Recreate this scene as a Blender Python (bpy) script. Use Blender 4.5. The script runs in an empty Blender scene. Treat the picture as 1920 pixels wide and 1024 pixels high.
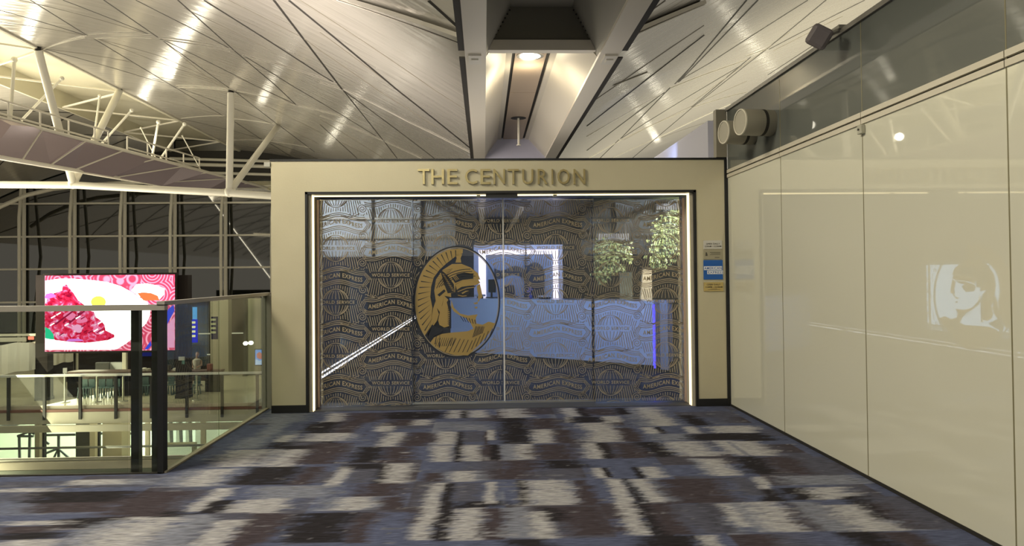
import bpy, math, random
import numpy as np
from math import sin, cos, pi, radians, sqrt, atan2
from mathutils import Vector, Matrix, Euler
random.seed(7)
rng = np.random.default_rng(7)
SC = bpy.context.scene
COL = SC.collection

# ------------------------------------------------------------------ camera
F = 1420.0; CX, CY = 960.0, 490.0
EYE = Vector((0, 0, 1.5))
ROT = (Matrix.Rotation(radians(-2.14), 3, 'Z') @ Matrix.Rotation(pi/2 + radians(1.0), 3, 'X') @ Matrix.Rotation(radians(-0.55), 3, 'Z'))
cam = bpy.data.cameras.new('camera'); camo = bpy.data.objects.new('camera', cam); COL.objects.link(camo)
camo.matrix_world = Matrix.Translation(EYE) @ ROT.to_4x4()
cam.sensor_width = 36.0; cam.lens = F / 1920 * 36; cam.shift_y = -22 / 1920; cam.clip_end = 400; cam.clip_start = 0.05
SC.camera = camo

# ------------------------------------------------------------------ world, exposure, big lights
W = bpy.data.worlds.new('night'); SC.world = W; W.use_nodes = True
W.node_tree.nodes['Background'].inputs[0].default_value = (1.0, 0.92, 0.74, 1)
W.node_tree.nodes['Background'].inputs[1].default_value = 0.22
vs = SC.view_settings
vs.view_transform = 'Standard'; vs.look = 'None'; vs.exposure = 0.5; vs.gamma = 1.0; vs.use_curve_mapping = False
SC.cycles.max_bounces = 8; SC.cycles.transparent_max_bounces = 24
SC.cycles.caustics_reflective = False; SC.cycles.caustics_refractive = False
SC.cycles.sample_clamp_indirect = 6.0

WARM = (1.0, 0.9, 0.68)
def area(name, loc, target, sx, sy, power, col=WARM, spread=pi):
    l = bpy.data.lights.new(name, 'AREA'); l.shape = 'RECTANGLE'; l.size = sx; l.size_y = sy
    l.energy = power; l.color = col; l.spread = spread
    o = bpy.data.objects.new(name, l); COL.objects.link(o); o.location = loc
    o.rotation_euler = (Vector(target) - Vector(loc)).to_track_quat('-Z', 'Y').to_euler()
    return o
def spot(name, loc, target, power, size=1.2, blend=0.6, rad=0.1, col=WARM):
    l = bpy.data.lights.new(name, 'SPOT'); l.energy = power; l.color = col; l.spot_size = size; l.spot_blend = blend; l.shadow_soft_size = rad
    o = bpy.data.objects.new(name, l); COL.objects.link(o); o.location = loc
    o.rotation_euler = (Vector(target) - Vector(loc)).to_track_quat('-Z', 'Y').to_euler()
    return o
# walkway lighting, hung high behind the viewer
area('walkway_light', (-1.0, -2.0, 7.5), (0.4, 6.5, 0.6), 5, 4, 1800)
area('walkway_light', (-4.5, 3.5, 8.0), (2.7, 5.5, 1.0), 3, 5, 1150)
# uplights that wash the vaults
area('vault_uplight', (-24, 36, 2.0), (-13, 33, 10), 10, 22, 3600, (1.0, .9, .66))
for _x, _y, _z, _p in ((-18.4, 42.5, 9.2, 24), (-15.9, 38.2, 10.2, 16), (-23.8, 52.9, 9.3, 42), (-21, 35.2, 10.2, 22), (-11.7, 39, 9.2, 7), (-11.5, 52, 8.0, 12), (16.3, 38.4, 8.2, 12), (9.7, 33.9, 6.6, 7), (10.7, 44.3, 8.4, 7)):
    _l = bpy.data.lights.new('glint_lamp', 'POINT'); _l.energy = _p; _l.color = (1, .93, .74); _l.shadow_soft_size = .22
    _o = bpy.data.objects.new('glint_lamp', _l); COL.objects.link(_o); _o.location = (_x, _y, _z)  # unseen point lights, added to throw glints on the vault panels
area('vault_uplight', (12, 30, 1.5), (12, 32, 10), 9, 26, 1900, (1.0, .91, .66))
area('vault_uplight', (-6, 14, 3.0), (-5, 20, 9), 7, 9, 750, (1.0, .88, .78))
area('valley_fill', (.9, 13.5, 3.0), (.9, 13.5, 6), 2.6, 6.5, 30, (1.0, .92, .82))  # unseen fill light, added to brighten the underside of the channel
spot('blue_wash', (2.2, 14, 3.0), (5.5, 22, 7.2), 260, .55, .5, .15, (.50, .60, 1.0))
spot('blue_wash', (2.3, 10.4, 2.95), (2.72, 10.7, 3.3), 10, 1.2, .6, .1, (.45, .58, 1.0))
area('vault_uplight', (-3, -18, 2.2), (-6, -20, 9), 24, 26, 3000, (1.0, .93, .8))
# food hall lighting
area('rear_wash', (-8, -36, 9.0), (-8, -42, 4.5), 12, 1, 6500, (.92, .97, 1.0))  # unseen wash on the rear wall, added for its reflection in the doors
area('hall_light', (-20, 42, 4.0), (-20, 41, -4), 24, 10, 720, (1.0, .92, .74))
area('stall_light', (-22, 33.5, 1.5), (-25, 36.6, -2.0), 5, 1, 160, (1.0, .93, .78))
area('lower_hall_light', (-20, 47, -6.5), (-20, 48, -11), 26, 6, 3600, (.9, 1.0, .82))

# ------------------------------------------------------------------ pixel to place (frame 1920 x 1024)
def ray(px, py): return ROT @ Vector(((px - CX) / F, -(py - CY) / F, -1.0))
def at(px, py, ax, v):
    d = ray(px, py); return EYE + d * ((v - EYE[ax]) / d[ax])
def aY(px, py, Y): return at(px, py, 1, Y)
def aX(px, py, X): return at(px, py, 0, X)
def aZ(px, py, Z): return at(px, py, 2, Z)

# ------------------------------------------------------------------ materials
MATS = {}
def mat(name, col, rough=0.5, metal=0.0, spec=0.5, emit=None, estr=0.0, bump=0.0, bscale=40.0, vary=0.0, vscale=3.0, stretch=(1, 1, 1)):
    if name in MATS: return MATS[name]
    m = bpy.data.materials.new(name); m.use_nodes = True; nt = m.node_tree; b = nt.nodes['Principled BSDF']
    b.inputs['Base Color'].default_value = (*col, 1); b.inputs['Roughness'].default_value = rough
    b.inputs['Metallic'].default_value = metal; b.inputs['Specular IOR Level'].default_value = spec
    if emit: b.inputs['Emission Color'].default_value = (*emit, 1); b.inputs['Emission Strength'].default_value = estr
    if bump or vary:
        tc = nt.nodes.new('ShaderNodeTexCoord'); mp = nt.nodes.new('ShaderNodeMapping'); mp.inputs['Scale'].default_value = stretch
        nt.links.new(tc.outputs['Object'], mp.inputs[0])
        if vary:
            n = nt.nodes.new('ShaderNodeTexNoise'); n.inputs['Scale'].default_value = vscale; n.inputs['Detail'].default_value = 6
            nt.links.new(mp.outputs[0], n.inputs['Vector'])
            mx = nt.nodes.new('ShaderNodeMix'); mx.data_type = 'RGBA'
            mx.inputs[6].default_value = (*[c * (1 - vary) for c in col], 1); mx.inputs[7].default_value = (*[min(1, c * (1 + vary)) for c in col], 1)
            nt.links.new(n.outputs['Fac'], mx.inputs[0]); nt.links.new(mx.outputs[2], b.inputs['Base Color'])
        if bump:
            n2 = nt.nodes.new('ShaderNodeTexNoise'); n2.inputs['Scale'].default_value = bscale; n2.inputs['Detail'].default_value = 3
            nt.links.new(mp.outputs[0], n2.inputs['Vector'])
            bp = nt.nodes.new('ShaderNodeBump'); bp.inputs['Strength'].default_value = bump; bp.inputs['Distance'].default_value = 0.02
            nt.links.new(n2.outputs['Fac'], bp.inputs['Height']); nt.links.new(bp.outputs[0], b.inputs['Normal'])
    MATS[name] = m; return m
def glassmat(name, tint, ior=1.5, rough=0.0, haze=0.0):
    if name in MATS: return MATS[name]
    m = bpy.data.materials.new(name); m.use_nodes = True; nt = m.node_tree; nt.nodes.clear()
    o = nt.nodes.new('ShaderNodeOutputMaterial'); t = nt.nodes.new('ShaderNodeBsdfTransparent'); g = nt.nodes.new('ShaderNodeBsdfGlossy')
    f = nt.nodes.new('ShaderNodeFresnel'); mx = nt.nodes.new('ShaderNodeMixShader')
    t.inputs[0].default_value = (*tint, 1); g.inputs['Roughness'].default_value = rough; f.inputs[0].default_value = ior
    ge = nt.nodes.new('ShaderNodeNewGeometry'); mr = nt.nodes.new('ShaderNodeMapRange'); mr.inputs[3].default_value = ior; mr.inputs[4].default_value = 1 / ior
    nt.links.new(ge.outputs['Backfacing'], mr.inputs[0]); nt.links.new(mr.outputs[0], f.inputs[0])
    nt.links.new(f.outputs[0], mx.inputs[0]); nt.links.new(t.outputs[0], mx.inputs[1]); nt.links.new(g.outputs[0], mx.inputs[2]); 
    if haze:      # faint blue diffuse over the film, put in for reflected haze
        df = nt.nodes.new('ShaderNodeBsdfDiffuse'); df.inputs[0].default_value = (.42, .48, .60, 1); m2 = nt.nodes.new('ShaderNodeMixShader'); m2.inputs[0].default_value = haze
        nt.links.new(mx.outputs[0], m2.inputs[1]); nt.links.new(df.outputs[0], m2.inputs[2]); nt.links.new(m2.outputs[0], o.inputs[0])
    else: nt.links.new(mx.outputs[0], o.inputs[0])
    MATS[name] = m; return m

# ------------------------------------------------------------------ mesh builder
class MB:
    def __init__(s): s.v = []; s.f = []
    def add(s, vs, fs):
        n = len(s.v); s.v += [tuple(v) for v in vs]; s.f += [tuple(i + n for i in f) for f in fs]; return s
    def box(s, x0, x1, y0, y1, z0, z1):
        v = [(x, y, z) for z in (z0, z1) for y in (y0, y1) for x in (x0, x1)]
        return s.add(v, [(0, 2, 3, 1), (4, 5, 7, 6), (0, 1, 5, 4), (2, 6, 7, 3), (0, 4, 6, 2), (1, 3, 7, 5)])
    def obox(s, c, ux, uy, uz, hx, hy, hz):
        c = Vector(c); v = [c + ux * (a * hx) + uy * (b * hy) + uz * (d * hz) for d in (-1, 1) for b in (-1, 1) for a in (-1, 1)]
        return s.add(v, [(0, 2, 3, 1), (4, 5, 7, 6), (0, 1, 5, 4), (2, 6, 7, 3), (0, 4, 6, 2), (1, 3, 7, 5)])
    def bar(s, a, b, w, h, up=Vector((0, 0, 1))):
        a, b = Vector(a), Vector(b); d = (b - a); L = d.length
        if L < 1e-6: return s
        d /= L; sx = d.cross(up)
        if sx.length < 1e-4: sx = d.cross(Vector((1, 0, 0)))
        sx.normalize(); u = sx.cross(d)
        return s.obox((a + b) / 2, d, sx, u, L / 2, w / 2, h / 2)
    def tube(s, pts, r, n=10, r2=None):
        pts = [Vector(p) for p in pts]; m = len(pts); rings = []
        for i, p in enumerate(pts):
            d = (pts[min(i + 1, m - 1)] - pts[max(i - 1, 0)]).normalized()
            up = Vector((0, 0, 1)) if abs(d.z) < 0.95 else Vector((1, 0, 0))
            sx = d.cross(up).normalized(); u = sx.cross(d)
            rr = r if r2 is None else r + (r2 - r) * i / (m - 1)
            rings.append([p + (sx * cos(2 * pi * k / n) + u * sin(2 * pi * k / n)) * rr for k in range(n)])
        v = [q for R_ in rings for q in R_]; f = []
        for i in range(m - 1):
            for k in range(n):
                f.append((i * n + k, i * n + (k + 1) % n, (i + 1) * n + (k + 1) % n, (i + 1) * n + k))
        f.append(tuple(range(n - 1, -1, -1))); f.append(tuple((m - 1) * n + k for k in range(n)))
        return s.add(v, f)
    def lathe(s, prof, c, ax=Vector((0, 0, 1)), n=24):
        c = Vector(c); ax = ax.normalized(); t = Vector((1, 0, 0)) if abs(ax.x) < .9 else Vector((0, 1, 0)); a = ax.cross(t).normalized(); b = ax.cross(a)
        v = [c + ax * h + (a * cos(2 * pi * k / n) + b * sin(2 * pi * k / n)) * r for r, h in prof for k in range(n)]; f = []
        for i in range(len(prof) - 1):
            for k in range(n): f.append((i * n + k, i * n + (k + 1) % n, (i + 1) * n + (k + 1) % n, (i + 1) * n + k))
        f.append(tuple(range(n - 1, -1, -1))); f.append(tuple((len(prof) - 1) * n + k for k in range(n)))
        return s.add(v, f)
    def prism(s, poly, ext):
        """a closed outline of 3-D points pushed along ext"""
        n = len(poly); ext = Vector(ext); v = [Vector(p) for p in poly] + [Vector(p) + ext for p in poly]
        f = [tuple(range(n)), tuple(range(2 * n - 1, n - 1, -1))] + [(i, i + n, (i + 1) % n + n, (i + 1) % n) for i in range(n)]
        return s.add(v, f)
    def sphere(s, c, rx, ry, rz, n=12, m=8):
        prof = [(sin(pi * i / m), -cos(pi * i / m)) for i in range(m + 1)]; base = len(s.v)
        v = [(c[0] + rx * r * cos(2 * pi * k / n), c[1] + ry * r * sin(2 * pi * k / n), c[2] + rz * h) for r, h in prof for k in range(n)]; f = []
        for i in range(m):
            for k in range(n): f.append((i * n + k, i * n + (k + 1) % n, (i + 1) * n + (k + 1) % n, (i + 1) * n + k))
        return s.add(v, f)
    def build(s, name, m, parent=None, smooth=False, bevel=0, label=None):
        w = Vector((0, 0, 0)) if parent is None else wloc(parent)
        if parent is None:
            a = np.array(s.v); w = Vector(((a[:, 0].min() + a[:, 0].max()) / 2, (a[:, 1].min() + a[:, 1].max()) / 2, a[:, 2].min()))
        me = bpy.data.meshes.new(name); me.from_pydata([(x - w.x, y - w.y, z - w.z) for x, y, z in s.v], [], s.f); me.validate()
        import bmesh
        bm = bmesh.new(); bm.from_mesh(me); bmesh.ops.recalc_face_normals(bm, faces=bm.faces); bm.to_mesh(me); bm.free()
        if smooth:
            me.polygons.foreach_set('use_smooth', [True] * len(me.polygons))
            try: me.set_sharp_from_angle(angle=radians(40))
            except Exception: pass
        o = bpy.data.objects.new(name, me); COL.objects.link(o); me.materials.append(m)
        if parent is None: o.location = w
        else: o.parent = parent
        if bevel:
            md = o.modifiers.new('bevel', 'BEVEL'); md.width = bevel; md.segments = 2; md.limit_method = 'ANGLE'
        if label: o['label'] = label
        return o
def wloc(o):
    w = Vector(o.location)
    while o.parent: o = o.parent; w += o.location
    return w
def tag(o, label=None, cat=None, group=None, kind=None):
    if label: o['label'] = label
    if cat: o['category'] = cat
    if group: o['group'] = group
    if kind: o['kind'] = kind
    return o
def thing(name, loc, label=None, cat=None, group=None, kind=None):
    o = bpy.data.objects.new(name, None); COL.objects.link(o); o.location = loc; o.empty_display_size = .1
    return tag(o, label, cat, group, kind)
def copy_tree(o, loc, label=None):
    c = o.copy(); COL.objects.link(c); c.location = loc
    if label: c['label'] = label
    for ch in list(o.children):
        d = ch.copy(); COL.objects.link(d); d.parent = c
        for g in list(ch.children):
            e = g.copy(); COL.objects.link(e); e.parent = d
    return c
_TX = {}
def text_geo(s, bold=0.0):
    """flat outline of a word, letter height 1, x from 0; returns verts (n,2), faces, width"""
    k = (s, bold)
    if k in _TX: return _TX[k]
    c = bpy.data.curves.new('t', 'FONT'); c.body = s; c.size = 1.0; c.resolution_u = 3; c.offset = bold; c.space_character = 1.12
    o = bpy.data.objects.new('t', c); COL.objects.link(o); bpy.context.view_layer.update()
    me = bpy.data.meshes.new_from_object(o.evaluated_get(bpy.context.evaluated_depsgraph_get()))
    v = np.array([x.co[:2] for x in me.vertices]); f = [tuple(p.vertices) for p in me.polygons]
    bpy.data.objects.remove(o); bpy.data.curves.remove(c); bpy.data.meshes.remove(me)
    v[:, 0] -= v[:, 0].min(); v[:, 1] -= v[:, 1].min(); v /= v[:, 1].max()
    _TX[k] = (v, f, v[:, 0].max()); return _TX[k]
def text_on(mb, s, x0, x1, zb, zt, Y, bold=0.0, depth=0.0):
    """word in the plane y = Y, facing the walkway"""
    v, f, w = text_geo(s, bold)
    P = [(x0 + a / w * (x1 - x0), Y, zb + b * (zt - zb)) for a, b in v]
    if not depth: return mb.add(P, f)
    n = len(P); edges = {}
    for fc in f:
        for i in range(len(fc)):
            e = (fc[i], fc[(i + 1) % len(fc)]); edges[e] = 1
    side = [(a, b, b + n, a + n) for (a, b) in edges if (b, a) not in edges]
    return mb.add(P + [(x, y - depth, z) for x, y, z in P], f + [tuple(i + n for i in reversed(fc)) for fc in f] + side)

M_white = mat('white_paint', (.78, .74, .62), .35)
M_black = mat('black_paint', (.008, .008, .008), .4)
M_dark = mat('dark_metal', (.03, .028, .024), .55, spec=.25)

# ------------------------------------------------------------------ FLOOR: patterned carpet
XR = 2.757; YP = 8.44; XL = -2.48; YC = 5.94
CREAM = (.385, .385, .42); BLUE = (.090, .105, .185); KOAL = (.022, .020, .026); BROWN = (.056, .046, .058); MAUVE = (.085, .088, .128); LIGHT = (.20, .215, .28)
TON = dict(W=CREAM, B=BLUE, K=KOAL, N=BROWN, M=MAUVE, L=LIGHT)
PATCH = []
def pl(ox, oy, s, txt):
    for t in txt.split(';'):
        a = t.split()
        if len(a) == 5:
            n, (xl, xr, yt, yb) = a[0], map(float, a[1:]); ym = (yt + yb) / 2
            c1 = aZ(ox + xl * s, oy + ym * s, 0); c2 = aZ(ox + xr * s, oy + ym * s, 0)
            t1 = aZ(ox + (xl + xr) / 2 * s, oy + yt * s, 0); b1 = aZ(ox + (xl + xr) / 2 * s, oy + yb * s, 0)
            PATCH.append((n, c1.x, c2.x, c1.x, c2.x, b1.y, t1.y))
        elif len(a) == 7:   # stripe: different ends at top and bottom
            n, (tl, tr, yt, bl, br, yb) = a[0], map(float, a[1:])
            A, B_, C, D = aZ(ox + tl * s, oy + yt * s, 0), aZ(ox + tr * s, oy + yt * s, 0), aZ(ox + bl * s, oy + yb * s, 0), aZ(ox + br * s, oy + yb * s, 0)
            PATCH.append((n, A.x, B_.x, C.x, D.x, C.y, A.y))
pl(480, 740, .2773, "L 40 330 130 190;W 480 600 125 185;K 350 560 185 262;N 560 700 185 260;B 720 820 190 340;L 60 190 185 270;W 150 250 275 320;W 345 620 262 315;K 100 540 318 372;M 210 420 322 345;W 830 940 190 250;N 860 1080 170 210;W 1060 1175 170 208;L 1330 1560 205 240;W 860 990 255 350;N 1000 1180 255 350;W 1230 1360 250 338;K 1350 1400 250 455;M 1400 1540 250 320;N 1540 1570 250 335;W 1565 1612 240 310;W 1200 1320 345 455;W 1400 1530 340 452;N 1535 1650 340 450;K 660 860 355 460;N 860 1050 355 460;L 60 130 370 485;W 130 320 370 485;N 330 600 330 470;K 0 280 490 612;N 280 420 490 612;W 520 620 490 610;K 630 930 466 505;M 640 810 503 600;K 812 930 470 600;W 870 1045 465 602;L 0 500 620 702;N 700 1000 600 685;W 0 190 705 800;L 430 850 690 785;W 560 760 690 785;N 850 1000 690 780;L 1290 1560 515 590;W 1340 1480 515 590;N 1140 1260 530 590;W 1190 1285 600 1030 1180 992;K 1285 1345 600 1180 1310 992;M 1345 1520 600 720;K 1350 1680 722 762;W 1550 1620 590 740;W 1330 1530 765 990;N 1530 1690 770 985;K 200 650 800 1000;N 650 800 800 1000;B 800 1010 800 1000;N 0 150 810 1000;K 1380 1435 105 160;W 1290 1378 105 160;W 1440 1560 105 157;K 850 1270 118 165;N 600 850 125 185")
pl(920, 740, .2773, "W 60 240 95 157;K 70 270 160 332;N 270 480 160 230;W 290 430 235 330;N 430 560 235 330;W 490 590 90 147;K 590 660 90 150;N 660 850 95 140;W 500 560 150 190;K 530 750 150 190;W 760 870 145 190;W 640 870 190 322;N 880 1000 225 320;L 75 180 335 442;W 180 300 335 442;N 300 570 335 440;L 950 1200 85 215;W 1040 1180 85 215;W 640 800 325 435;K 742 830 325 435;N 830 1050 330 430;K 1060 1200 320 425;W 1230 1500 315 420;W 1030 1130 220 265;K 1130 1170 220 262;W 1320 1400 215 262;L 1100 1340 265 312;W 1500 1731 212 258;K 1340 1731 262 307;W 1580 1731 310 412;N 60 330 445 572;K 330 620 443 498;M 330 640 503 570;W 700 800 495 567;K 765 810 495 560;W 1020 1165 490 562;K 970 1025 490 565;K 180 260 578 748;W 240 570 578 748;N 580 700 580 750;W 780 890 570 930 1095 955;K 890 965 570 1090 1240 955;L 990 1180 570 732;W 1010 1120 570 732;N 1180 1600 570 732;L 1400 1500 430 552;W 1460 1630 430 552;K 1430 1560 735 940;W 1600 1731 735 900;N 1120 1300 740 945;M 1300 1560 740 945;L 100 270 758 972;W 270 420 790 972;K 360 520 758 860;N 500 830 758 955;K 110 430 975 1040;W 1400 1550 950 1040;K 1000 1400 960 1040;K 1310 1440 140 210;K 850 930 90 135;K 0 62 338 440;K 1000 1160 320 360")
pl(1380, 760, .28125, "W 0 130 140 185;K 0 250 187 237;W 30 220 240 337;L 0 30 240 337;K 40 250 340 462;N 250 480 340 462;M 480 700 340 462;W 90 180 475 200 280 612;K 150 320 560 640;M 0 150 480 600;K 330 560 550 632;W 500 800 545 630;L 40 160 642 850;W 130 400 642 850;N 400 700 650 842;L 470 680 640 842;W 700 980 660 842;K 820 1030 600 760;N 1000 1250 640 830;M 1050 1600 600 830;K 740 1050 845 960;N 1050 1300 845 960;L 300 850 470 530;N 0 250 860 960")
pl(0, 820, .2604, "L 480 1120 300 345;W 500 900 305 340;W 20 390 365 392;M 0 420 320 360;K 250 960 392 470;N 200 850 470 540;W 0 550 603 632;M 100 400 640 690;K 400 850 580 660;N 0 380 640 690;K 0 500 690 735;W 0 400 735 810;L 550 800 600 800;W 760 1200 570 810;K 1090 1400 532 572;M 1200 1420 375 530;W 1440 1590 370 535;K 1490 1660 455 550;W 1680 1920 450 545;L 1250 1650 230 360;W 1400 1600 230 350;W 1600 1890 90 212;K 1740 1920 215 342;N 1680 1900 550 810;W 1440 1660 600 810;L 1180 1440 560 810;N 860 1300 395 570;L 1720 1920 0 80")
def carpet():
    x0, x1, y0, y1 = XL, XR + .01, -4.0, 8.78
    xs = np.concatenate([np.arange(-8.5, XL, .035), np.arange(XL, XR + .03, .022)]); 
    ys = np.concatenate([np.arange(-4, 3.7, .12), np.arange(3.7, 8.80, .02)])
    X, Y = np.meshgrid(xs, ys); n, m = X.shape
    # base: half-tile cells, tone by cell, drifting along the cell
    T = .632; ox = aZ(946, 948, 0).x; oy = aZ(946, 948, 0).y
    ci = np.floor((X - ox) / T * 1).astype(int); cj = np.floor((Y - oy) / (T / 2)).astype(int)
    h = lambda a, b, k: (np.sin(a * 127.1 + b * 311.7 + k * 74.7) * 43758.5453) % 1
    u = np.clip(((X - ox) / T) % 1 + .06 * rng.normal(0, 1, (n, 1)), 0, 1)
    h1, h2 = h(ci, cj, 1), h(ci, cj, 2); r = np.clip(h1 + (h2 - h1) * u, 0, 1)
    stops = [0, .2, .42, .85, 1.0]; cols = np.array([BROWN, MAUVE, BLUE, BLUE, LIGHT])
    far = np.clip((4.0 - Y) * 1.0, 0, 1)
    stop2 = np.array([KOAL, BROWN, MAUVE, BLUE, CREAM])
    C = np.stack([np.interp(r, stops, cols[:, k]) for k in range(3)], -1) * (1 - far[..., None]) + np.stack([np.interp(r, stops, stop2[:, k]) for k in range(3)], -1) * far[..., None]
    # fibre jitter: every yarn row shifts a little sideways
    jit = rng.normal(0, 1, (n, m)); 
    rowj = np.repeat(rng.normal(0, .030, (n, 1)), m, 1) + .02 * jit + .02 * np.sin(Y * 9 + X * 3)
    fib = rng.normal(0, 1, (n, m)); kx = np.ones(9) / 3.0
    fib = np.apply_along_axis(lambda v: np.convolve(v, kx, 'same'), 1, fib); fib = .6 * fib + .4 * np.roll(fib, 1, 0)
    for (nm, tl, tr, bl, br, yb, yt) in PATCH:
        yb, yt = min(yb, yt), max(yb, yt); t = np.clip((Y - yb) / max(yt - yb, 1e-4), 0, 1)
        L = bl + (tl - bl) * t; R_ = br + (tr - br) * t; wdt = np.maximum(R_ - L, .02)
        soft = np.minimum(.26, wdt * .75)
        Xj = X + rowj * np.minimum(1, wdt / .35)
        a = np.clip((Xj - L + soft * .5) / soft, 0, 1) * np.clip((R_ - Xj + soft * .5) / soft, 0, 1)
        a = np.clip((a - .5 + .16 * fib) * 1.7 + .5, 0, 1)
        a *= ((Y >= yb) & (Y <= yt))
        if nm in 'WL': a *= np.clip(.93 + .05 * jit + .1 * np.sin(X * 31 + Y * 57), 0, 1)
        C = C * (1 - a[..., None]) + np.array(TON[nm]) * a[..., None]
    keep = lambda x, y: (x >= XL - .001 or y <= YC)
    idx = -np.ones((n, m), int); V = []; CC = []
    ok = (X >= XL - .02) | (Y <= YC + .02)
    idx[ok] = np.arange(ok.sum()); V = np.stack([X[ok], Y[ok], np.zeros(ok.sum())], -1); CC = C[ok]
    q = ok[:-1, :-1] & ok[1:, :-1] & ok[:-1, 1:] & ok[1:, 1:]
    A = idx[:-1, :-1][q]; B_ = idx[:-1, 1:][q]; D = idx[1:, 1:][q]; E_ = idx[1:, :-1][q]
    me = bpy.data.meshes.new('floor'); me.from_pydata(V.tolist(), [], np.stack([A, B_, D, E_], -1).tolist())
    at_ = me.color_attributes.new('yarn', 'FLOAT_COLOR', 'POINT'); at_.data.foreach_set('color', np.concatenate([CC, np.ones((len(CC), 1))], 1).astype(np.float32).ravel())
    o = bpy.data.objects.new('floor', me); COL.objects.link(o)
    m_ = bpy.data.materials.new('carpet'); m_.use_nodes = True; nt = m_.node_tree; b = nt.nodes['Principled BSDF']; b.inputs['Roughness'].default_value = .95; b.inputs['Specular IOR Level'].default_value = .1
    ca = nt.nodes.new('ShaderNodeVertexColor'); ca.layer_name = 'yarn'
    tc = nt.nodes.new('ShaderNodeTexCoord'); mp = nt.nodes.new('ShaderNodeMapping'); mp.inputs['Scale'].default_value = (10, 90, 1)
    nz = nt.nodes.new('ShaderNodeTexNoise'); nz.inputs['Scale'].default_value = 1.0; nz.inputs['Detail'].default_value = 4
    rp = nt.nodes.new('ShaderNodeMapRange'); rp.inputs[1].default_value = .3; rp.inputs[2].default_value = .7; rp.inputs[3].default_value = .55; rp.inputs[4].default_value = 1.45
    mu = nt.nodes.new('ShaderNodeMix'); mu.data_type = 'RGBA'; mu.blend_type = 'MULTIPLY'; mu.inputs[0].default_value = 1
    nt.links.new(tc.outputs['Object'], mp.inputs[0]); nt.links.new(mp.outputs[0], nz.inputs['Vector']); nt.links.new(nz.outputs['Fac'], rp.inputs[0])
    nt.links.new(ca.outputs[0], mu.inputs[6]); nt.links.new(rp.outputs[0], mu.inputs[7]); nt.links.new(mu.outputs[2], b.inputs['Base Color'])
    me.materials.append(m_); tag(o, kind='structure'); return o
carpet()
sl = MB().box(-9, XL - .05, 5.90, 5.99, -.35, -.02).box(XL - .06, XL + .03, 5.94, 8.6, -.35, -.012)
tag(sl.build('trim_1', mat('slab_edge', (.30, .31, .24), .6)), kind='structure')
# dark tiled threshold in front of the doors
th = MB().box(-2.0, 2.42, 8.50, 9.05, -.02, .006)
M_tile = mat('dark_tile', (.05, .05, .055), .4, vary=.35, vscale=2.5, stretch=(1, 6, 1))
tag(th.build('floor_threshold', M_tile), kind='structure')

# ------------------------------------------------------------------ right wall of back-painted glass
M_glasswall = mat('white_backed_glass', (.70, .695, .59), .02, spec=1.0)
M_greyglass = mat('grey_backed_glass', (.135, .145, .135), .02, spec=.5)
M_trim = mat('trim_metal', (.62, .58, .48), .4, spec=.4)
M_joint = mat('joint_bead', (.20, .18, .10), .5)
wr = thing('wall_right', (XR, 0, 0), kind='structure')
ys = [8.42, 6.9, 5.385, 3.866, 2.35, .84, -.68, -2.2, -3.7, -5.2, -6.7]
for a, b in zip(ys[:-1], ys[1:]):
    MB().box(XR, XR + .02, b + .004, a - .004, .025, 2.565).build('lower_panel', M_glasswall, wr)
    MB().box(XR, XR + .02, b + .004, a - .004, 2.655, 3.315).build('upper_panel', M_greyglass, wr)
    MB().box(XR - .001, XR + .006, b - .005, b + .005, .02, 3.315).build('joint', M_joint, wr)
    MB().box(XR - .012, XR + .01, b + .004, a - .004, 2.566, 2.603).box(XR - .012, XR + .01, b + .004, a - .004, 2.617, 2.654).build('rail', M_trim, wr)
MB().box(XR + .012, XR + .11, -6.7, 8.42, .0, 3.31).build('backing', M_dark, wr)
MB().box(XR - .02, XR + .12, -6.7, 8.42, 3.315, 3.352).build('top_cap', mat('cap_metal', (.17, .16, .14), .45), wr)
MB().box(XR - .004, XR + .02, -6.7, 8.42, 0, .024).build('skirting', M_dark, wr)

# wall that carries on behind the entrance, and the end post above it
tag(MB().box(XR - .06, XR + .1, 8.95, 12.3, 2.75, 3.32).build('wall_back', mat('blue_lit_white', (.55, .55, .66), .5)), kind='structure')  # white wall with the blue light tinted into its colour
tag(MB().box(XR - .125, XR - .004, 8.42, 8.52, 2.80, 3.34).build('trim_2', mat('post_paint', (.24, .22, .17), .5)), kind='structure')

# ------------------------------------------------------------------ ENTRANCE SURROUND
M_gold = mat('champagne_panel', (.60, .55, .39), .38, metal=.25, vary=.10, vscale=1.6, bump=.04, bscale=60)
M_goldin = mat('jamb_lining', (.50, .46, .36), .5)
pL = aY(509, 600, YP).x; pR = XR - .035; pT = aY(930, 301, YP).z; oL = aY(573, 600, YP).x; oR = aY(1308, 600, YP).x; oT = aY(930, 358, YP).z
YG = 8.80
es = thing('entrance_surround', (.2, YP, 0), 'champagne coloured entrance surround with lit inner edge in front of the carpet', 'doorway')
MB().box(pL, pR, YP, YP + .5, oT, pT).build('header', M_gold, es)
MB().box(pL, oL, YP, YP + .5, .085, oT).build('jamb', M_gold, es)
MB().box(oR, pR, YP, YP + .5, .085, oT).build('jamb', M_gold, es)
pz = .085
MB().box(pL - .004, oL + .004, YP - .006, YP + .5, 0, pz).build('plinth', M_black, es)
MB().box(oR - .004, pR, YP - .006, YP + .5, 0, pz).build('plinth', M_black, es)
MB().box(pL - .01, XR - .005, YP - .01, YP + .5, pT, pT + .022).build('edge_strip', M_black, es)
MB().box(pR, XR - .004, YP - .012, YP + .1, 0, pT).build('edge_strip', M_black, es)
MB().box(oL, oL + .028, YP - .008, YP + .06, 0, oT).box(oR - .028, oR, YP - .008, YP + .06, 0, oT).box(oL, oR, YP - .008, YP + .06, oT - .028, oT).build('edge_strip', M_black, es)
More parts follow.
